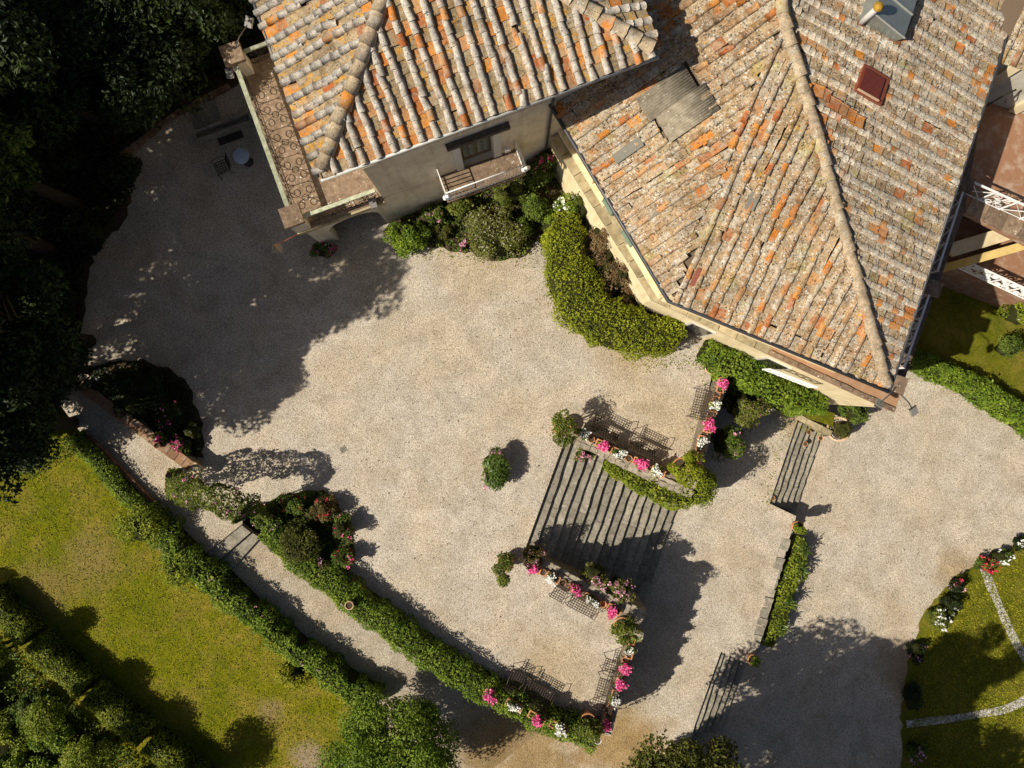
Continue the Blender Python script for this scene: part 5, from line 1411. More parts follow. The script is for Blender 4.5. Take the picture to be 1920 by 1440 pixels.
# ------------------------------------------------------------------ shrubs by position
S = [
 # px,py,z, radii, mat, n, size, clumps, flowers, name, label
 (768, 448, 0, (.95, .8, .7), 'hedge', 2600, .10, 16, None, 'leafy_shrub', 'dark green shrub at the left foot of the tower wall'),
 (815, 408, 0, (.6, .45, .55), 'shrub', 1300, .09, 10, [('palepink', 10, .07)], 'flowering_shrub', 'pink-flowered shrub below the left end of the balcony'),
 (868, 398, 0, (.8, .45, .6), 'lemon', 1700, .09, 12, None, 'leafy_shrub', 'low shrub under the middle of the balcony'),
 (925, 448, 0, (1.3, 1.25, .95), 'greygreen', 5200, .075, 30, [('cream_fl', 240, .028)], 'daisy_bush', 'big rounded grey-green bush dotted with pale flowers'),
 (867, 462, 0, (.22, .3, .4), 'shrub', 400, .07, 6, [('palepink', 14, .07)], 'flowering_shrub', 'small pink-flowered plant left of the daisy bush'),
 (955, 375, 0, (.75, .5, .8), 'lemon', 1700, .09, 12, None, 'leafy_shrub', 'yellowish shrub below the right end of the balcony'),
 (1005, 398, 0, (.6, .7, .8), 'shrub', 1700, .09, 12, None, 'leafy_shrub', 'green shrub between daisy bush and jasmine hedge'),
 (1003, 345, 0, (.7, .7, 1.1), 'shrub', 2000, .09, 14, [('palepink', 10, .07)], 'flowering_shrub', 'shrub with pale pink flowers right of the balcony'),
 (1022, 325, 0, (.5, .5, 1.5), 'shrub', 1500, .09, 12, [('pink', 16, .08)], 'flowering_shrub', 'tall shrub with magenta flowers in the corner of tower and house'),
 (1062, 405, 0, (.6, .6, 1.1), 'hedge', 1600, .09, 12, [('white', 24, .08)], 'flowering_shrub', 'white-flowered shrub at the top of the jasmine hedge'),
 (1130, 500, 0, (.75, 1.2, 1.1), 'twig', 2200, .08, 16, None, 'bare_shrub', 'dry brown shrub between jasmine hedge and house wall'),
 (1165, 560, 0, (.6, .6, .7), 'twig', 1200, .08, 10, None, 'bare_shrub', 'leafless brown shrub at the bend of the house wall'),
 (1374, 758, Z_MID, (.8, 1.0, 2.0), 'greygreen', 2800, .10, 16, [('palepink', 8, .06)], 'oleander_bush', 'grey-green oleander outside the terrace wall near the house'),
 (1342, 822, Z_MID, (.7, .85, 1.9), 'shrub', 2300, .09, 14, [('palepink', 14, .07)], 'oleander_bush', 'oleander with pale pink tips outside the middle of the terrace wall'),
 (1290, 905, Z_MID, (1.0, .95, 2.0), 'hedge_y', 3400, .09, 18, None, 'ivy_bush', 'mound of ivy at the corner of the house-side terrace'),
 (1112, 1066, -.6, (.62, .6, 1.0), 'greygreen', 1200, .08, 10, [('palepink', 40, .07)], 'oleander_bush', 'pink-tipped oleander rising beside the stairs, left of two'),
 (1158, 1092, -.9, (.62, .6, 1.2), 'greygreen', 1200, .08, 10, [('palepink', 36, .07)], 'oleander_bush', 'pink-tipped oleander rising beside the stairs, right of two'),
 (1092, 850, -.6, (.5, .3, .5), 'greygreen', 900, .07, 8, [('palepink', 20, .06)], 'wall_plant', 'plant with pink flowers hanging over the top steps'),
 (1000, 1034, 0, (.62, .55, .7), 'bronze', 900, .07, 10, [('palepink', 12, .06)], 'rose_bush', 'thin bronze-leaved rose at the lower head of the stairs'),
 (575, 1008, 0, (1.0, 1.0, .85), 'olive', 3600, .09, 24, None, 'round_shrub', 'rounded olive-green shrub in the middle of the rose bed'),
 (510, 965, 0, (.7, .6, .7), 'shrub', 1500, .09, 12, [('palepink', 14, .06)], 'rose_bush', 'rose bush at the arch end of the rose bed'),
 (560, 940, 0, (.75, .5, .6), 'shrub', 1500, .09, 12, [('red', 14, .07)], 'rose_bush', 'red-flowered rose at the upper edge of the rose bed'),
 (612, 950, 0, (.6, .55, .6), 'bronze', 1300, .09, 12, [('red', 8, .07)], 'rose_bush', 'bronze-leaved rose at the upper right of the rose bed'),
 (648, 985, 0, (.5, .6, .7), 'shrub', 1200, .08, 10, [('pink', 10, .06)], 'rose_bush', 'purple-tinged rose on the court side of the rose bed'),
 (650, 1040, 0, (.5, .5, .6), 'shrub', 1200, .08, 10, [('red', 10, .09), ('pink', 10, .07)], 'rose_bush', 'rose with large red blooms at the right end of the rose bed'),
 (615, 1062, 0, (.5, .4, .5), 'shrub', 1100, .08, 10, [('palepink', 26, .08)], 'rose_bush', 'pale pink rose at the lower end of the rose bed'),
 (535, 1010, 0, (.6, .7, .6), 'shrub', 1400, .09, 12, None, 'leafy_shrub', 'plain green shrub between hedge and olive shrub in the rose bed'),
 (272, 738, 0, (1.25, 1.15, .8), 'darkleaf', 3600, .10, 24, None, 'round_shrub', 'large dark shrub in the shaded bed by the capped wall'),
 (205, 715, 0, (.8, .5, .5), 'darkleaf', 1300, .10, 12, [('white', 6, .06)], 'leafy_shrub', 'dark shrub at the upper end of the shaded bed'),
 (330, 775, 0, (.6, .7, .6), 'darkleaf', 1500, .09, 12, [('pink', 16, .06)], 'rose_bush', 'shaded rose with magenta flowers on the court side of the bed'),
 (318, 818, 0, (.5, .4, .5), 'shrub', 1100, .08, 10, [('pink', 16, .07)], 'rose_bush', 'magenta rose next to the capped wall'),
 (352, 832, 0, (.5, .45, .5), 'shrub', 1100, .08, 10, [('pink', 34, .07)], 'rose_bush', 'sunlit pink rose at the tip of the shaded bed'),
 (368, 808, 0, (.3, .5, .45), 'lemon', 700, .07, 8, [('cream_fl', 8, .05)], 'leafy_shrub', 'yellowish plant on the sunny edge of the shaded bed'),
 (300, 975, -.6, (1.1, .9, 1.3), 'hedge_y', 2600, .10, 18, None, 'leafy_shrub', 'bright green bush where the loose hedge begins'),
 (362, 1050, -.8, (.9, .9, 1.2), 'hedge_y', 2200, .10, 16, None, 'leafy_shrub', 'bright bush in the loose hedge beside the path steps'),
 (565, 1240, -1.8, (.9, .7, 1.1), 'yellowleaf', 3200, .10, 20, None, 'leafy_shrub', 'yellow-green bush on the lawn side of the loose hedge'),
 (660, 1290, -1.8, (.5, .5, .8), 'yellowleaf', 700, .11, 8, None, 'leafy_shrub', 'small pale-leaved bush at the foot of the loose hedge'),
 (1588, 772, Z_MID - .6, (.7, .6, .9), 'shrub', 1500, .09, 12, None, 'leafy_shrub', 'shrub at the house corner behind the potted box ball'),
 (1873, 652, -3.1, (.62, .62, .75), 'shrub', 2000, .07, 14, None, 'round_shrub', 'dark round bush standing on the grass bank'),
 (1892, 590, -3.1, (1.1, .9, 1.4), 'hedge_y', 2200, .11, 16, [('white', 14, .06)], 'leafy_shrub', 'light green bush below the loggia balustrade'),
 (1945, 690, -3.1, (.6, .9, .8), 'hedge', 1200, .10, 12, None, 'leafy_shrub', 'bush cut by the right edge above the curved hedge'),
 (1752, 1150, Z_LOW, (.62, .6, .6), 'lemon', 1500, .08, 12, [('white', 22, .09)], 'rose_bush', 'white rose bush at the lower bend of the lawn border'),
 (1772, 1122, Z_LOW, (.55, .4, .5), 'darkleaf', 900, .08, 10, None, 'rose_bush', 'dark leafy rose next to the white rose of the lawn border'),
 (1785, 1093, Z_LOW, (.5, .35, .45), 'darkleaf', 800, .08, 9, [('palepink', 5, .07), ('red', 3, .1)], 'rose_bush', 'dark rose with few pink blooms in the middle of the lawn border'),
 (1838, 1056, Z_LOW, (.5, .4, .45), 'shrub', 900, .08, 9, [('red', 14, .1)], 'rose_bush', 'crimson rose where the white path starts'),
 (1866, 1040, Z_LOW, (.55, .4, .45), 'shrub', 900, .08, 9, [('white', 12, .09)], 'rose_bush', 'white-flowered rose right of the crimson one'),
 (1910, 1015, Z_LOW, (.6, .4, .45), 'darkleaf', 900, .08, 9, [('white', 6, .09)], 'rose_bush', 'dark rose at the right edge of the lawn border'),
 (1710, 1215, Z_LOW, (.5, .6, .4), 'darkleaf', 900, .08, 9, [('palepink', 6, .09)], 'rose_bush', 'rose with few pink blooms at the shaded end of the border'),
 (1708, 1400, Z_LOW, (.5, .55, .5), 'shrub', 1000, .08, 10, [('palepink', 12, .08)], 'rose_bush', 'pale rose low on the left edge of the garden lawn'),
 (1700, 1300, Z_LOW, (.5, .8, .5), 'darkleaf', 1200, .08, 10, None, 'rose_bush', 'shaded rose on the left edge of the garden lawn'),
 (75, 1318, Z_LAWN, (.9, .8, .75), 'shrub', 2200, .12, 16, None, 'leafy_shrub', 'low dark bush tucked behind the second box hedge piece'),
 (165, 1400, Z_LAWN, (.95, .8, .75), 'hedge_y', 2200, .12, 16, None, 'leafy_shrub', 'low bright bush tucked behind the third box hedge piece'),
 (40, 1430, Z_LAWN, (1.2, .9, .8), 'hedge', 2600, .12, 18, None, 'leafy_shrub', 'wide green bush between the corner bushes at the bottom left'),
 (265, 1470, Z_LAWN, (1.0, .9, .8), 'shrub', 2200, .12, 16, None, 'leafy_shrub', 'dark bush beside the box hedge at the bottom edge'),
 (-20, 1330, Z_LAWN, (1.2, 1.0, .9), 'shrub', 2400, .12, 16, None, 'leafy_shrub', 'dark bush at the left edge above the corner bushes'),
 (110, 1365, Z_LAWN, (1.0, .8, .8), 'hedge', 2200, .12, 16, None, 'leafy_shrub', 'green bush in the middle of the lower left thicket'),
 (25, 1365, Z_LAWN, (1.4, 1.2, .8), 'hedge_y', 3800, .13, 26, None, 'leafy_shrub', 'tall green bush behind the second box hedge piece'),
 (105, 1445, Z_LAWN, (1.4, 1.0, .8), 'hedge', 3800, .13, 26, None, 'leafy_shrub', 'tall bush behind the third box hedge piece'),
 (-10, 1450, Z_LAWN, (1.6, 1.4, 1.0), 'hedge_y', 3800, .14, 26, None, 'leafy_shrub', 'tall bush in the bottom left corner'),
 (195, 1495, Z_LAWN, (1.4, 1.0, .8), 'hedge', 3000, .13, 22, None, 'leafy_shrub', 'bush at the bottom edge left of the last box hedge'),
 (-40, 1275, Z_LAWN, (1.2, 1.1, .8), 'shrub', 2600, .13, 20, None, 'leafy_shrub', 'bush at the left edge behind the first box hedge piece'),
 (1065, 330, 0, (.5, .7, 1.7), 'shrub', 1800, .10, 14, None, 'wall_climber', 'green climber on the house wall right of the magenta shrub'),
 (1085, 395, 0, (.5, .8, 1.6), 'lemon', 1800, .09, 14, None, 'wall_climber', 'yellowish climber on the house wall below the first shutters'),
 (1118, 455, 0, (.45, .8, 1.6), 'twig', 1600, .08, 14, None, 'bare_shrub', 'tall dry climber on the house wall under the green shutters'),
 (1155, 520, 0, (.45, .8, 1.5), 'twig', 1500, .08, 14, None, 'bare_shrub', 'tall dry climber on the house wall near its bend'),
 (830, 440, 0, (.5, .4, .35), 'olive', 900, .07, 10, None, 'leafy_shrub', 'low olive plant between dark shrub and daisy bush'),
 (980, 430, 0, (.45, .5, .6), 'shrub', 1200, .08, 10, None, 'leafy_shrub', 'small green plant touching the daisy bush on its right'),
 (1030, 432, 0, (.45, .5, .8), 'hedge', 1300, .08, 10, None, 'leafy_shrub', 'green plant against the upper end of the jasmine hedge'),
 (612, 470, 0, (.65, .4, .4), 'shrub', 1000, .08, 10, [('pink', 14, .07), ('white', 6, .05)], 'flowering_shrub', 'pink and white flowers at the foot of the arcade pillar'),
 (95, 735, -.3, (1.1, .9, .9), 'darkleaf', 2200, .12, 16, None, 'woodland_shrub', 'dark shrub closing the upper end of the garden path'),
 (60, 800, -1.6, (1.1, .9, 1.4), 'darkleaf', 2200, .12, 16, None, 'woodland_shrub', 'dark shrub at the left edge beside the lawn'),
 (20, 745, -1.6, (1.2, 1.0, 1.6), 'darkleaf', 2200, .12, 16, None, 'woodland_shrub', 'dark shrub at the left edge above the lawn'),
]
for (px, py, z, rad, mt, n, sz, nc, fl, nm, lab) in S:
    fl = [(M[a], b, c) for a, b, c in fl] if fl else None
    shrub(nm, lab, W(px, py, z), rad, M[mt], n, sz, nc, flowers=fl)

# ball-topped topiary trees over the box hedges
GT = 'ball-topped topiary trees by the lawn'
for sx, sy, r, h, lab in ((5, 1092, .6, 2.0, 'first topiary ball tree, at the left edge'), (92, 1180, .55, 1.6, 'second topiary ball tree from the left'), (155, 1165, .6, 2.1, 'tall topiary ball tree casting the small round shadow'), (245, 1272, .8, 2.1, 'topiary ball tree casting the middle round shadow on the lawn'),
                           (322, 1350, 1.05, 2.1, 'wide topiary tree casting the large shadow near the lawn centre'), (462, 1400, 1.15, 2.2, 'wide topiary tree at the bottom whose shadow lies on the lawn end')):
    gx, gy = sx - 47.8 * h, sy + 15 * h
    b = W(gx, gy, Z_LAWN)
    tree('topiary_tree', lab, b, h + r, b + Vector((0, 0, h)), (r, r, r * .85), M['hedge_y'], int(5200 * r * r) + 1800, .10, 34, r * .5, .06, group=GT, hollow=.6)

# ------------------------------------------------------------------ pots, planters and their plants
def pot_mesh(mb, c, r, h, n=18):
    mb.lathe([(r * .66, 0), (r * .74, h * .25), (r * .86, h * .7), (r * .9, h * .84), (r * 1.02, h * .86), (r * 1.03, h), (r * .88, h), (r * .84, h * .86)], n, c)
    mb.disc((c[0], c[1], c[2] + .005), r * .66, n)
def pot(name, label, p, r, h, plant=None, mat=None, group=None, cat='pot', soil=True):
    t = thing(name, label, cat, p, group=group); mb = MB(); pot_mesh(mb, tuple(p), r, h); mb.build('pot', mat or M['terra'], t)
    if soil:
        mb = MB(); mb.disc((p.x, p.y, p.z + h * .86), r * .86, 16); mb.build('soil', M['soil'], t)
    if plant:
        plant(t, Vector((p.x, p.y, p.z + h)))
    return t
def bushy(rad, mat, n, size, fl=None, stem=0.0, nc=14):
    def f(t, p):
        c = p + Vector((0, 0, stem + rad[2] * .7))
        P, N, rnd, cc = crown_pts(c, rad, n, nc, min(rad) * .45, -.5)
        foliage('foliage', P, N, rnd, size, M[mat], t)
        mb = MB()
        for q in cc[:: max(1, len(cc) // 5)][:5]: mb.tube([p - Vector((0, 0, .1)), p.lerp(Vector(q), .5), Vector(q)], [.03, .02, .01], 5)
        mb.build('stems', M['bark'], t)
        for a, b, c_ in (fl or []): blossoms(P, N, b, c_, M[a], t)
    return f
pot('potted_lemon_tree', 'potted lemon tree at the upper corner of the staircase head', W(1053, 800), .34, .5, bushy((.58, .7, .55), 'lemon', 1700, .09, stem=.45), cat='potted tree')
pot('potted_lemon_tree', 'potted lemon tree at the lower corner of the staircase head', W(948, 1050), .32, .5, bushy((.52, .7, .6), 'lemon', 1500, .09, stem=.5), cat='potted tree')
pot('potted_lemon_tree', 'potted lemon tree in the right corner of the lower terrace', W(1163, 1165), .32, .5, bushy((.6, .65, .55), 'lemon', 1800, .09, stem=.35), cat='potted tree')
pot('potted_lemon_tree', 'potted lemon tree in the bottom corner of the lower terrace', W(1100, 1342), .32, .5, bushy((.6, .5, .5), 'lemon', 1500, .09, stem=.3), cat='potted tree')
pot('potted_lemon_tree', 'yellowish potted shrub in the bottom corner of the house-side terrace', W(1272, 872), .34, .5, bushy((.8, .7, .65), 'jasmine', 2400, .09, stem=.3), cat='potted tree')
t = pot('potted_agapanthus', 'pot of dark strap-leaved agapanthus alone in the middle of the court', W(928, 876), .3, .4, cat='potted plant')
q = W(928, 876); P, N, rnd, cc = crown_pts((q.x, q.y, .62), (.55, .88, .42), 1500, 26, .26, -.4)
out = P - np.array([q.x, q.y, .3]); out /= np.linalg.norm(out, axis=1, keepdims=True)
foliage('leaves', P, N, rnd, .30, M['agapanthus'], t, .16, .5, out)
foliage('leaves', P[::2], N[::2], rnd[::2], .12, M['hedge'], t, .5)
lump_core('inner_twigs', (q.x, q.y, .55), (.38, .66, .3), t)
q = W(928, 876); P = np.array([[q.x + dx, q.y + dy, .75] for dx, dy in ((.2, .65), (.12, .72), (.25, .6), (.0, .7), (-.1, .65), (-.3, -.7), (-.36, -.62), (-.25, -.66))])
blossoms(P, P * 0, 16, .07, M['palepink'], t)
pot('terracotta_pot', 'pale terracotta pot filled with earth beside the house climbers', W(1329, 690), .25, .42, mat=M['terra_pale'])
pot('terracotta_pot', 'pale pot sitting on top of the long clipped hedge', W(658, 1131, .85), .16, .3, mat=M['terra_pale'])
pot('terracotta_pot', 'white-topped pot at the bottom end of the long clipped hedge', W(1120, 1384, .85), .13, .22, mat=M['whitestone'])
t = pot('box_ball_pot', 'large terracotta pot with clipped box ball and white pebbles at the steps', W(1563, 803, -2.9), .52, .55, cat='potted plant', mat=M['terra_pale'])
c0 = W(1563, 803, -2.9) + Vector((.06, -.03, .78)); P, N, rnd, cc = crown_pts(c0, (.36, .36, .34), 2600, 40, .12, -.5, .85)
foliage('box_ball', P, N, rnd, .05, M['olive'], t); lump_core('inner_twigs', c0, (.3, .3, .28), t, jit=.03)
Q = np.array([[c0.x + .42 * math.cos(a), c0.y + .42 * math.sin(a), -2.42 + R.uniform(0, .03)] for a in np.linspace(1.2, 5.0, 26)])
foliage('pebbles', Q, np.tile([0, 0, 1.0], (26, 1)), RNG.uniform(0, 1, 26), .07, M['white'], t, .9, .4)
pot('terracotta_pot', 'terracotta pot with trailing green plant at the end of the garden steps', W(1490, 985, Z_MID + .06), .24, .36, bushy((.32, .28, .35), 'hedge_y', 500, .09))
pot('terracotta_pot', 'small terracotta pot with a green ball plant above the lower steps', W(1408, 1232, Z_MID + .06), .24, .36, bushy((.24, .24, .26), 'hedge', 450, .08))
pot('terracotta_pot', 'large empty terracotta pot half hidden in shade by the bottom edge', W(1345, 1400, Z_LOW), .38, .5)
pot('terracotta_pot', 'small pot on the cap of the wall by the shaded bed', W(298, 835, .63), .12, .16)
for px, py, lab in ((1515, 810, 'small terracotta pot on the top step beside the pale kerb'), (1537, 821, 'small terracotta pot near the box ball, on the bottom step'), (1508, 832, 'dark little pot in the middle of the garden steps'), (1447, 933, 'little pot at the far end of the top garden step')):
    dpt = (px - 1492) * .945 + (py - 789) * .32
    zst = Z_MID - ((Z_MID - Z_LOW) / 6) * (int(max(0, dpt) / 13.3) + 1)
    pot('terracotta_pot', lab, W(px, py, zst + .01), .10, .12)

def trough(label, px, py, z, rz, L, flower, nfl=20, leaf='hedge', group='flower troughs on the terrace walls', fsize=.075, nleaf=700):
    p = W(px, py, z); t = thing('flower_trough', label, 'planter', p, rz, group=group)
    w, h, th = .26, .22, .03
    mb = MB(); lo, up = (L * .46, w * .42), (L * .5, w * .5)
    def ring(hx, hy, zz): return [(-hx, -hy, zz), (hx, -hy, zz), (hx, hy, zz), (-hx, hy, zz)]
    vs = ring(*lo, 0) + ring(*up, h) + ring(up[0] + .015, up[1] + .015, h) + ring(up[0] + .015, up[1] + .015, h + .035) + ring(up[0] - th, up[1] - th, h + .035) + ring(lo[0] - th, lo[1] - th, .04)
    fs = [(3, 2, 1, 0)]
    for k in range(5):
        for i in range(4): fs.append((k * 4 + i, k * 4 + (i + 1) % 4, (k + 1) * 4 + (i + 1) % 4, (k + 1) * 4 + i))
    mb.add(vs, fs); mb.build('box', M['terra'], t, inv=False)
    mb = MB(); mb.add(ring(up[0] - th, up[1] - th, h - .02), [(0, 1, 2, 3)]); mb.build('soil', M['soil'], t, inv=False)
    if nleaf:
        off = R.uniform(-.08, .08)
        P, N, rnd, cc = crown_pts((off, 0, h + .1), (L * R.uniform(.38, .52), R.uniform(.19, .26), R.uniform(.18, .28)), nleaf, 10, .11, -.6)
        V, F = leaf_quads(P, N, .07); link(bpy.data.objects.new('foliage', mesh_np('foliage', V, F, M[leaf], rnd)), t, False)
        hi = P[np.argsort(-P[:, 2])[:max(30, nleaf // 2)]]; hi = hi[RNG.integers(0, len(hi), nfl)] + np.array([0, 0, .07])
        Q = np.repeat(hi, 8, axis=0) + RNG.normal(size=(nfl * 8, 3)) * .045
        V, F = leaf_quads(Q, np.tile([0, 0, 1.0], (len(Q), 1)), fsize, .9, .9); link(bpy.data.objects.new('blossoms', mesh_np('blossoms', V, F, M[flower], RNG.uniform(0, .999, len(Q)))), t, False)
    return t
aN = math.atan2(-.424, .906); aE = math.atan2(.953, .22); aS = math.atan2(-.461, .887); aE2 = math.atan2(.953, .304); aH = math.atan2(-.474, .88)
TR = [
 ('white geranium trough at the upper end of the stair-side parapet, by the lemon tree', 1090, 812, aN, 'white'), ('empty-edged pink geranium trough, second on the upper stair parapet', 1128, 833, aN, 'pink'),
 ('white geranium trough in the middle of the upper stair parapet', 1158, 848, aN, 'white'), ('pink geranium trough near the lower end of the upper stair parapet', 1199, 867, aN, 'pink'), ('last white-flowered trough of the upper stair parapet, next to the yellowish shrub', 1232, 883, aN, 'white'),
 ('pink geranium trough nearest the house on the terrace parapet', 1349, 722, aE, 'pink'), ('white geranium trough second from the house on the terrace parapet', 1337, 757, aE, 'white'), ('pink geranium trough in the middle of the terrace parapet by the iron bench', 1325, 797, aE, 'pink'),
 ('white geranium trough below the middle of the terrace parapet', 1311, 832, aE, 'white'), ('dark pink geranium trough at the ivy corner of the terrace parapet', 1300, 868, aE, 'pink'),
 ('pink geranium trough at the left end of the lower stair parapet', 1002, 1062, aS, 'pink'), ('white geranium trough second on the lower stair parapet', 1036, 1080, aS, 'white'), ('pink geranium trough behind the lower iron bench', 1077, 1102, aS, 'pink'),
 ('white geranium trough at the right end of the lower iron bench', 1109, 1120, aS, 'white'), ('pink geranium trough nearest the corner lemon tree of the lower terrace', 1150, 1139, aS, 'pink'),
 ('white geranium trough below the corner lemon tree', 1180, 1217, aE2, 'white'), ('pink geranium trough above the small round pot of the right parapet', 1168, 1250, aE2, 'pink'), ('second pink geranium trough in the middle of the lower right parapet', 1162, 1270, aE2, 'pink'),
 ('white geranium trough beside the lowest iron bench', 1150, 1302, aE2, 'white'), ('pink geranium trough at the bottom end of the lower right parapet', 1137, 1345, aE2, 'pink'),
 ('pink geranium trough farthest left on the long hedge', 922, 1300, aH, 'pink'), ('white geranium trough second from the left on the long hedge', 964, 1318, aH, 'white'), ('pink geranium trough third from the left on the long hedge', 1006, 1340, aH, 'pink'), ('white geranium trough farthest right on the long hedge', 1046, 1358, aH, 'white')]
for lab, px, py, rz, fl in TR:
    trough(lab, px, py, 0.4 if py < 1299 or px > 1100 else .66, rz, R.uniform(.5, .72), fl, R.randint(22, 42) if fl == 'pink' else R.randint(9, 18), leaf=R.choice(['hedge', 'shrub', 'hedge_y']))
GP = 'small round pots between the troughs'
for px, py, lab in ((1108, 823, 'small round pot between the first two troughs of the upper stair parapet'), (1143, 841, 'small round pot after the second trough of the upper stair parapet'), (1178, 859, 'small round pot before the fourth trough of the upper stair parapet'), (1342, 739, 'small round pot after the trough nearest the house'), (1330, 776, 'small round pot between white and pink troughs beside the iron bench'), (1318, 814, 'small dark pot below the pink trough of the terrace parapet'),
                    (1018, 1071, 'small round pot right of the first lower trough'), (1055, 1090, 'small round pot above the single iron chair'), (1130, 1130, 'small round pot near the corner lemon tree'), (1184, 1197, 'round pot just below the corner lemon tree'), (1171, 1235, 'small pot between white and pink troughs on the lower right parapet'), (1157, 1284, 'round pot above the last white trough of the lower right parapet'), (1143, 1322, 'round pot between the last two troughs of the lower right parapet')):
    pot('round_pot', lab, W(px, py, .4), .13, .2, group=GP, soil=R.random() < .6)

# ------------------------------------------------------------------ garden furniture in iron lattice
def lattice(mb, x0, x1, nx, ny, f, r=.014):
    for i in range(nx + 1):
        u = i / nx; mb.tube([f(u, v / 3) for v in range(4)], r, 4, caps=False)
    for j in range(ny + 1):
        v = j / ny; mb.tube([f(0, v), f(1, v)], r, 4, caps=False)
def make_seat(width, label):
    t = thing('iron_bench' if width > .8 else 'iron_chair', label, 'bench' if width > .8 else 'chair')
    d = .46; nx = int(width / .095)
    mb = MB(); lattice(mb, 0, 1, nx, 5, lambda u, v: Vector((-width / 2 + u * width, -d / 2 + v * d, .43 + .02 * math.sin(v * math.pi)))); mb.build('seat', M['ironbrown'], t, False)
    mb = MB(); lattice(mb, 0, 1, nx, 4, lambda u, v: Vector((-width / 2 + u * width, d / 2 + .02 + .20 * v, .46 + .42 * v))); mb.build('backrest', M['ironbrown'], t, False)
    for sx in (-1, 1):
        for sy in (-1, 1):
            mb = MB(); mb.tube([(sx * width / 2, sy * d / 2, .44), (sx * (width / 2 + .02), sy * (d / 2 + .02), .2), (sx * (width / 2 + .03), sy * (d / 2 + .05), 0)], .014, 5); mb.build('leg', M['ironbrown'], t, False)
        mb = MB(); mb.tube([(sx * width / 2, d / 2 + .1, .66), (sx * (width / 2 + .05), .05, .68), (sx * (width / 2 + .05), -d / 2 + .02, .64), (sx * (width / 2 + .01), -d / 2 - .02, .44)], .014, 5); mb.build('armrest', M['ironbrown'], t, False)
    return t
bench0 = make_seat(1.08, 'x'); chair0 = make_seat(.48, 'y')
def put(proto, first, px, py, z, o, label, group):
    c = proto if first else copy_tree(proto)
    p = W(px, py, z); c.location = p; c.rotation_euler = (0, 0, math.atan2(-o[0], o[1]))
    c['label'] = label; c['group'] = group
oN = (-.424, -.906); oE = (.953, -.24); oS = (.461, .887); oE2 = (.953, -.304); oH = (-.474, -.88)
GBn = 'iron lattice benches on the terraces'
for i, (px, py, o, lab) in enumerate(((1136, 798, oN, 'iron lattice bench in the shade of the upper lemon tree'), (1204, 828, oN, 'iron lattice bench in the middle of the upper stair parapet'), (1306, 757, oE, 'iron lattice bench in front of the terrace parapet near the house'),
                                     (1090, 1131, oS, 'iron lattice bench under the lower stair parapet'), (1010, 1288, oH, 'iron lattice bench by the long hedge, half in its shadow'), (1126, 1290, oE2, 'iron lattice bench against the lower right parapet'))):
    put(bench0, i == 0, px, py, 0, o, lab, GBn)
GC = 'iron lattice chairs'
for i, (px, py, o, lab) in enumerate(((1046, 1108, oS, 'single iron chair left of the bench under the lower stair parapet'), (968, 1262, oH, 'single iron chair left of the bench by the long hedge'), (1141, 1240, oE2, 'single iron chair above the bench at the lower right parapet'), (424, 320, (.9, .4), 'iron chair beside the blue table in the tree shade'))):
    put(chair0, i == 0, px, py, 0, o, lab, GC)
# things in the shade by the arcade
t = thing('garden_table', 'round pale blue table in the shade left of the arcade', 'table', W(456, 300))
p = W(453, 293, .72); mb = MB(); mb.lathe([(.0, .72), (.30, .72), (.31, .74), (.30, .76), (0, .76)], 24, (p.x, p.y, 0)); mb.build('table_top', M['bluetop'], t)
mb = MB(); mb.lathe([(.2, 0), (.18, .03), (.03, .06), (.03, .72)], 12, (p.x, p.y, 0)); mb.build('pedestal', M['iron'], t)
t = thing('stone_trough', 'long grey stone trough in the shade beside the arcade', 'trough', W(400, 240))
a, b = W(365, 255, .4), W(468, 218, .4); e = (b - a).normalized(); s = Vector((-e.y, e.x, 0))
mb = MB(); mb.bar(a - s * .17 + Vector((0, 0, -.2)), b - s * .17 + Vector((0, 0, -.2)), .08, .4); mb.bar(a + s * .17 + Vector((0, 0, -.2)), b + s * .17 + Vector((0, 0, -.2)), .08, .4)
mb.bar(a - s * .13 + Vector((0, 0, -.2)), a + s * .13 + Vector((0, 0, -.2)), .08, .4); mb.bar(b - s * .13 + Vector((0, 0, -.2)), b + s * .13 + Vector((0, 0, -.2)), .08, .4); mb.build('basin', M['step'], t)
mb = MB(); mb.bar(a + Vector((0, 0, -.35)), b + Vector((0, 0, -.35)), .3, .1); mb.build('basin_floor', M['step'], t)
t = thing('doormat', 'dark mat on the shaded gravel in front of the stone trough', 'mat', W(430, 250))
mb = MB(); c0 = W(430, 252, .0); mb.box((c0.x, c0.y, .012), (1.0, .6, .024), math.atan2(e.y, e.x)); mb.build('mat', M['iron'], t)
o = MB(); c0 = W(385, 215, 0); o.box((c0.x, c0.y, .03), (1.1, .9, .06), .3); o = o.build('stone_slab', M['step']); tag(o, 'bare stone slab on the shaded gravel above the trough', 'slab')
t = thing('brick_edging', 'brick edging along the shaded wood at the upper left', 'kerb', W(320, 220))
for i, (a, b) in enumerate((((225, 295), (330, 212)), ((330, 212), (430, 160)), ((222, 300), (238, 352)))):
    slab_row(t, 'edging_brick', W(*a, .15), W(*b, .15), .2, -.02, .17, 10 if i < 2 else 5, M['brickcap'], .015)
# drain cover in the court
t = thing('drain_cover', 'small square stone drain cover in the middle of the court', 'drain cover', W(643, 843))
mb = MB(); p = W(643, 843); mb.box((p.x, p.y, .008), (.26, .26, .02), .5); mb.build('frame', M['step'], t)
mb = MB()
for k in range(4): mb.box((p.x + (k - 1.5) * .05 * math.cos(.5), p.y + (k - 1.5) * .05 * math.sin(.5), .022), (.018, .18, .008), .5)
mb.build('grate', M['iron'], t)

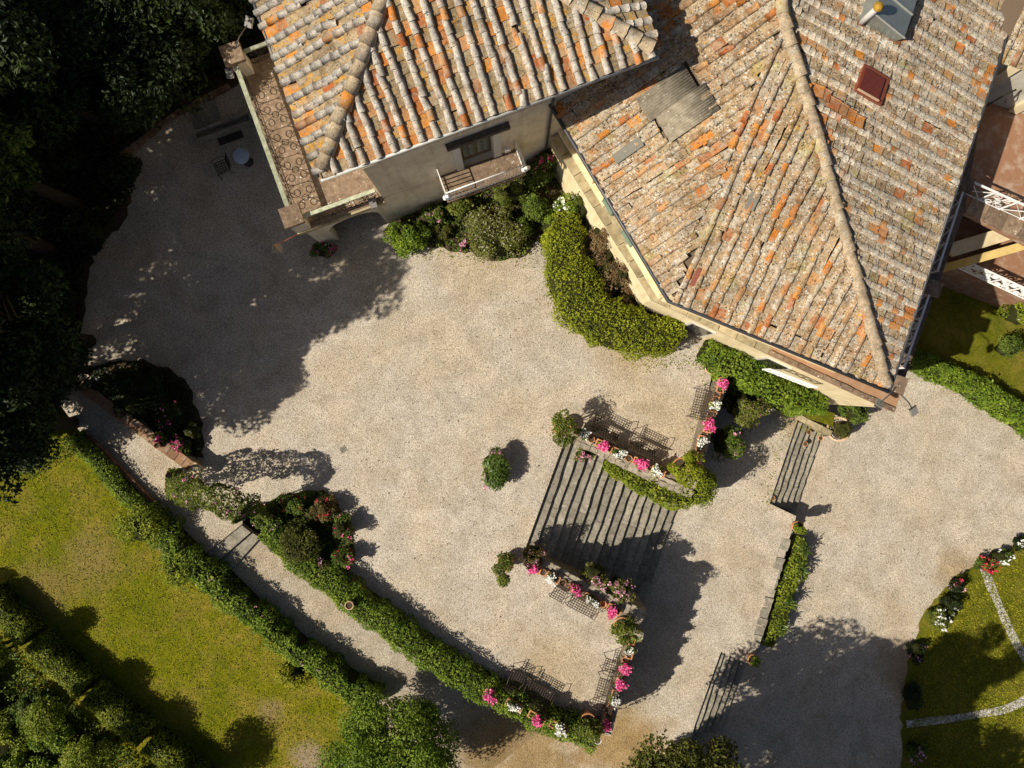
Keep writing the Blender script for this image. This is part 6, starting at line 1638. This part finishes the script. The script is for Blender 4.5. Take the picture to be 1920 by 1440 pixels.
# ------------------------------------------------------------------ lamps
def flood(label, base, head, rz, tilt=.5):
    t = thing('floodlight', label, 'lamp', base)
    mb = MB(); mb.tube([base, base.lerp(head, .5) + Vector((0, 0, .12)), head], .022, 6); mb.build('arm', M['iron'], t)
    MM = Matrix.Translation(head) @ Matrix.Rotation(rz, 4, 'Z') @ Matrix.Rotation(tilt, 4, 'X')
    mb = MB(); mb.box(None, (.24, .30, .10), M=MM); mb.build('housing', M['lamp'], t)
    mb = MB(); mb.box(None, (.20, .24, .012), M=MM @ Matrix.Translation((0, 0, -.06))); mb.build('lens', M['lampglass'], t)
    mb = MB(); mb.box(None, (.28, .03, .05), M=MM @ Matrix.Translation((0, .16, .0))); mb.build('bracket', M['iron'], t)
pf = TF(TS + .12, TN - .25, 4.3)
flood('grey floodlight above the far terrace pillar', pf, W(467, 42, 4.7), -.4)
flood('grey floodlight hanging below the far terrace pillar', pf, W(431, 138, 4.0), .1)
pc = W(1684, 720, 4.3)
flood('grey floodlight left of the house corner pillar', pc, W(1648, 757, 4.3), 2.6)
flood('grey floodlight reaching out right of the house corner pillar', pc + Vector((.2, -.3, -.3)), W(1713, 771, 3.9), .6)
flood('small floodlight fixed over the arcade arch', TF(-.15, .0, 3.7), W(699, 381, 3.3), .3)
t = thing('hanging_lantern', 'square lantern on a bracket below the near terrace pillar', 'lamp', TF(TS, -.1, 2.9))
lp = W(519, 466, 2.6); mb = MB(); mb.tube([TF(TS + .05, -.1, 3.0), lp + Vector((0, 0, .35)), lp + Vector((0, 0, .2))], .02, 6); mb.build('bracket', M['metal_red'], t)
mb = MB(); mb.add([lp + Vector(v) for v in ((-.17, -.17, 0), (.17, -.17, 0), (.17, .17, 0), (-.17, .17, 0), (0, 0, .2))], [(0, 1, 4), (1, 2, 4), (2, 3, 4), (3, 0, 4), (3, 2, 1, 0)]); mb.build('roof', M['lantern'], t)
mb = MB(); mb.box(tuple(lp + Vector((0, 0, -.16))), (.22, .22, .3)); mb.build('glass_box', M['lampglass'], t)
# lamp post by the capped wall with its arm
t = thing('lamp_post', 'thin iron lamp arm at the end of the capped wall', 'lamp', W(352, 872))
b = W(345, 880, .6); mb = MB(); mb.tube([b, b + Vector((0, 0, 1.2)), b + Vector((.1, -.05, 1.5))], .03, 6); mb.build('pole', M['iron'], t)
mb = MB(); mb.lathe([(.03, .2), (.1, .1), (.12, .0), (0, .02)], 14, tuple(b + Vector((.1, -.05, 1.4)))); mb.build('shade', M['iron'], t)
# small weeds and fallen leaves along the edges
W_P = []
for (a, b, n, z) in (((790, 470), (1020, 490), 160, 0), ((1030, 560), (1200, 680), 260, 0), ((1200, 680), (1330, 680), 200, 0), ((1470, 790), (1440, 950), 120, Z_MID), ((1500, 800), (1590, 800), 160, Z_MID + .0), ((600, 1090), (1000, 1320), 200, 0), ((1330, 700), (1290, 860), 120, 0), ((1710, 690), (1930, 800), 220, Z_LOW), ((1090, 810), (1260, 880), 160, 0)):
    for k in range(n):
        u = R.random(); p = W(a[0] + (b[0] - a[0]) * u + R.gauss(0, 9), a[1] + (b[1] - a[1]) * u + R.gauss(0, 9), z); W_P.append((p.x, p.y, p.z + .02))
W_P = np.array(W_P); NN = np.tile([0, 0, 1.0], (len(W_P), 1))
o = foliage('weeds', W_P, NN, RNG.uniform(0, .999, len(W_P)), .07, M['jasmine'], None, .5, .8); tag(o, 'scattered weeds and fallen leaves along the gravel edges', 'weeds', kind='stuff')
sheet('grass_patch', [xy(1478, 748, Z_MID), xy(1565, 775, Z_MID), xy(1562, 800, Z_MID), xy(1500, 780, Z_MID)], Z_MID + .012, M['lawn_green'])

beds = [([xy(735, 420), xy(800, 465), xy(860, 468), xy(925, 490), xy(985, 475), xy(1010, 450), xy(1040, 470), xy(1070, 300), xy(1040, 290)], 'low plants filling the bed at the foot of the tower', 'shrub', 3000),
        ([xy(485, 960), xy(560, 920), xy(620, 930), xy(658, 980), xy(664, 1045), xy(635, 1078), xy(560, 1040)], 'low plants covering the ground of the rose bed', 'shrub', 2400),
        ([xy(172, 707), xy(250, 676), xy(318, 692), xy(360, 740), xy(380, 810), xy(362, 858)], 'dark low plants covering the shaded bed', 'darkleaf', 2600)]
for poly, lab, mt, n in beds:
    poly = ragged(poly, 12, .06)
    sheet('flower_bed', poly, .014, M['soil'])
    ground_cover('bed_plants', lab, poly, .03, n, M[mt], .11, .22)
ground_cover('ivy_ground_cover', 'dark ivy covering the ground under the trees at the upper left', [xy(-300, 720), xy(95, 700), xy(150, 690), xy(160, 480), xy(200, 430), xy(240, 380), xy(208, 300), xy(325, 210), xy(460, 132), xy(510, 60), xy(540, -100), xy(-300, -100)], .03, 26000, M['darkleaf'], .2, .3)
ground_cover('verge_grass', 'rough grass and weeds at the left end of the lawn', [xy(-200, 720, -1.8), xy(100, 780, -1.8), xy(150, 845, -1.8), xy(60, 900, -1.8), xy(-200, 900, -1.8)], -1.8, 5000, M['shrub'], .10, .15)
for px, py, n in ((1507, 1030, 26), (1500, 1062, 22), (1478, 1128, 26), (1462, 1172, 22)):
    t = thing('strap_leaf_plant', 'arching strap-leaved plant at the retaining wall, ' + {1030: 'nearest the garden steps', 1062: 'second from the garden steps', 1128: 'in the middle of the border', 1172: 'nearest the lower steps'}[py], 'plant', W(px, py, Z_LOW))
    strap_plant(W(px, py, Z_LOW + .5), n + 14, .42, M['agapanthus'], t, rise=.4, width=.04)

ground_cover('lawn_blades', 'short mown grass blades over the big lawn', [xy(-60, 900, -1.8), xy(120, 840, -1.8), xy(250, 960, -1.8), xy(430, 1110, -1.8), xy(570, 1230, -1.8), xy(690, 1340, -1.8), xy(640, 1480, -1.8), xy(-60, 1480, -1.8)], Z_LAWN, 34000, M['grassblade'], .06, .035, 'grass')
ground_cover('lawn_blades', 'short mown grass blades over the garden lawn at the lower right', [xy(1960, 1005, -3.6), xy(1890, 1035, -3.6), xy(1840, 1062, -3.6), xy(1785, 1105, -3.6), xy(1745, 1150, -3.6), xy(1718, 1220, -3.6), xy(1700, 1310, -3.6), xy(1698, 1480, -3.6), xy(1990, 1480, -3.6)], Z_LOW + .05, 24000, M['grassblade'], .075, .035, 'grass')
ground_cover('bank_grass', 'rough grass on the bank east of the house', [xy(1700, 680, -3.4), xy(1780, 705, -3.4), xy(1930, 780, -3.4), xy(1990, 560, -3.4), xy(1740, 520, -3.4)], -3.42, 16000, M['grassblade'], .09, .06, 'grass')
ground_cover('fallen_leaves', 'dry leaves scattered over the upper gravel court', [xy(*p) for p in ((420, 780), (1000, 500), (1330, 690), (1040, 800), (960, 1040), (1120, 1350), (700, 1120), (640, 900))], .01, 420, M['twig'], .06, .02, 'leaves')
ground_cover('fallen_leaves', 'dry leaves scattered over the lower gravel court', [xy(*p, Z_LOW) for p in ((1560, 860), (1900, 820), (1900, 980), (1720, 1120), (1680, 1420), (1420, 1420), (1500, 1000))], Z_LOW + .01, 300, M['twig'], .06, .02, 'leaves')

ground_cover('thicket_cover', 'tangled low greenery under the bushes of the lower left corner', [xy(-100, 1160, -1.8), xy(-30, 1160, -1.8), xy(60, 1250, -1.8), xy(240, 1400, -1.8), xy(340, 1490, -1.8), xy(340, 1600, -1.8), xy(-100, 1600, -1.8)], Z_LAWN, 14000, M['shrub'], .13, .35)
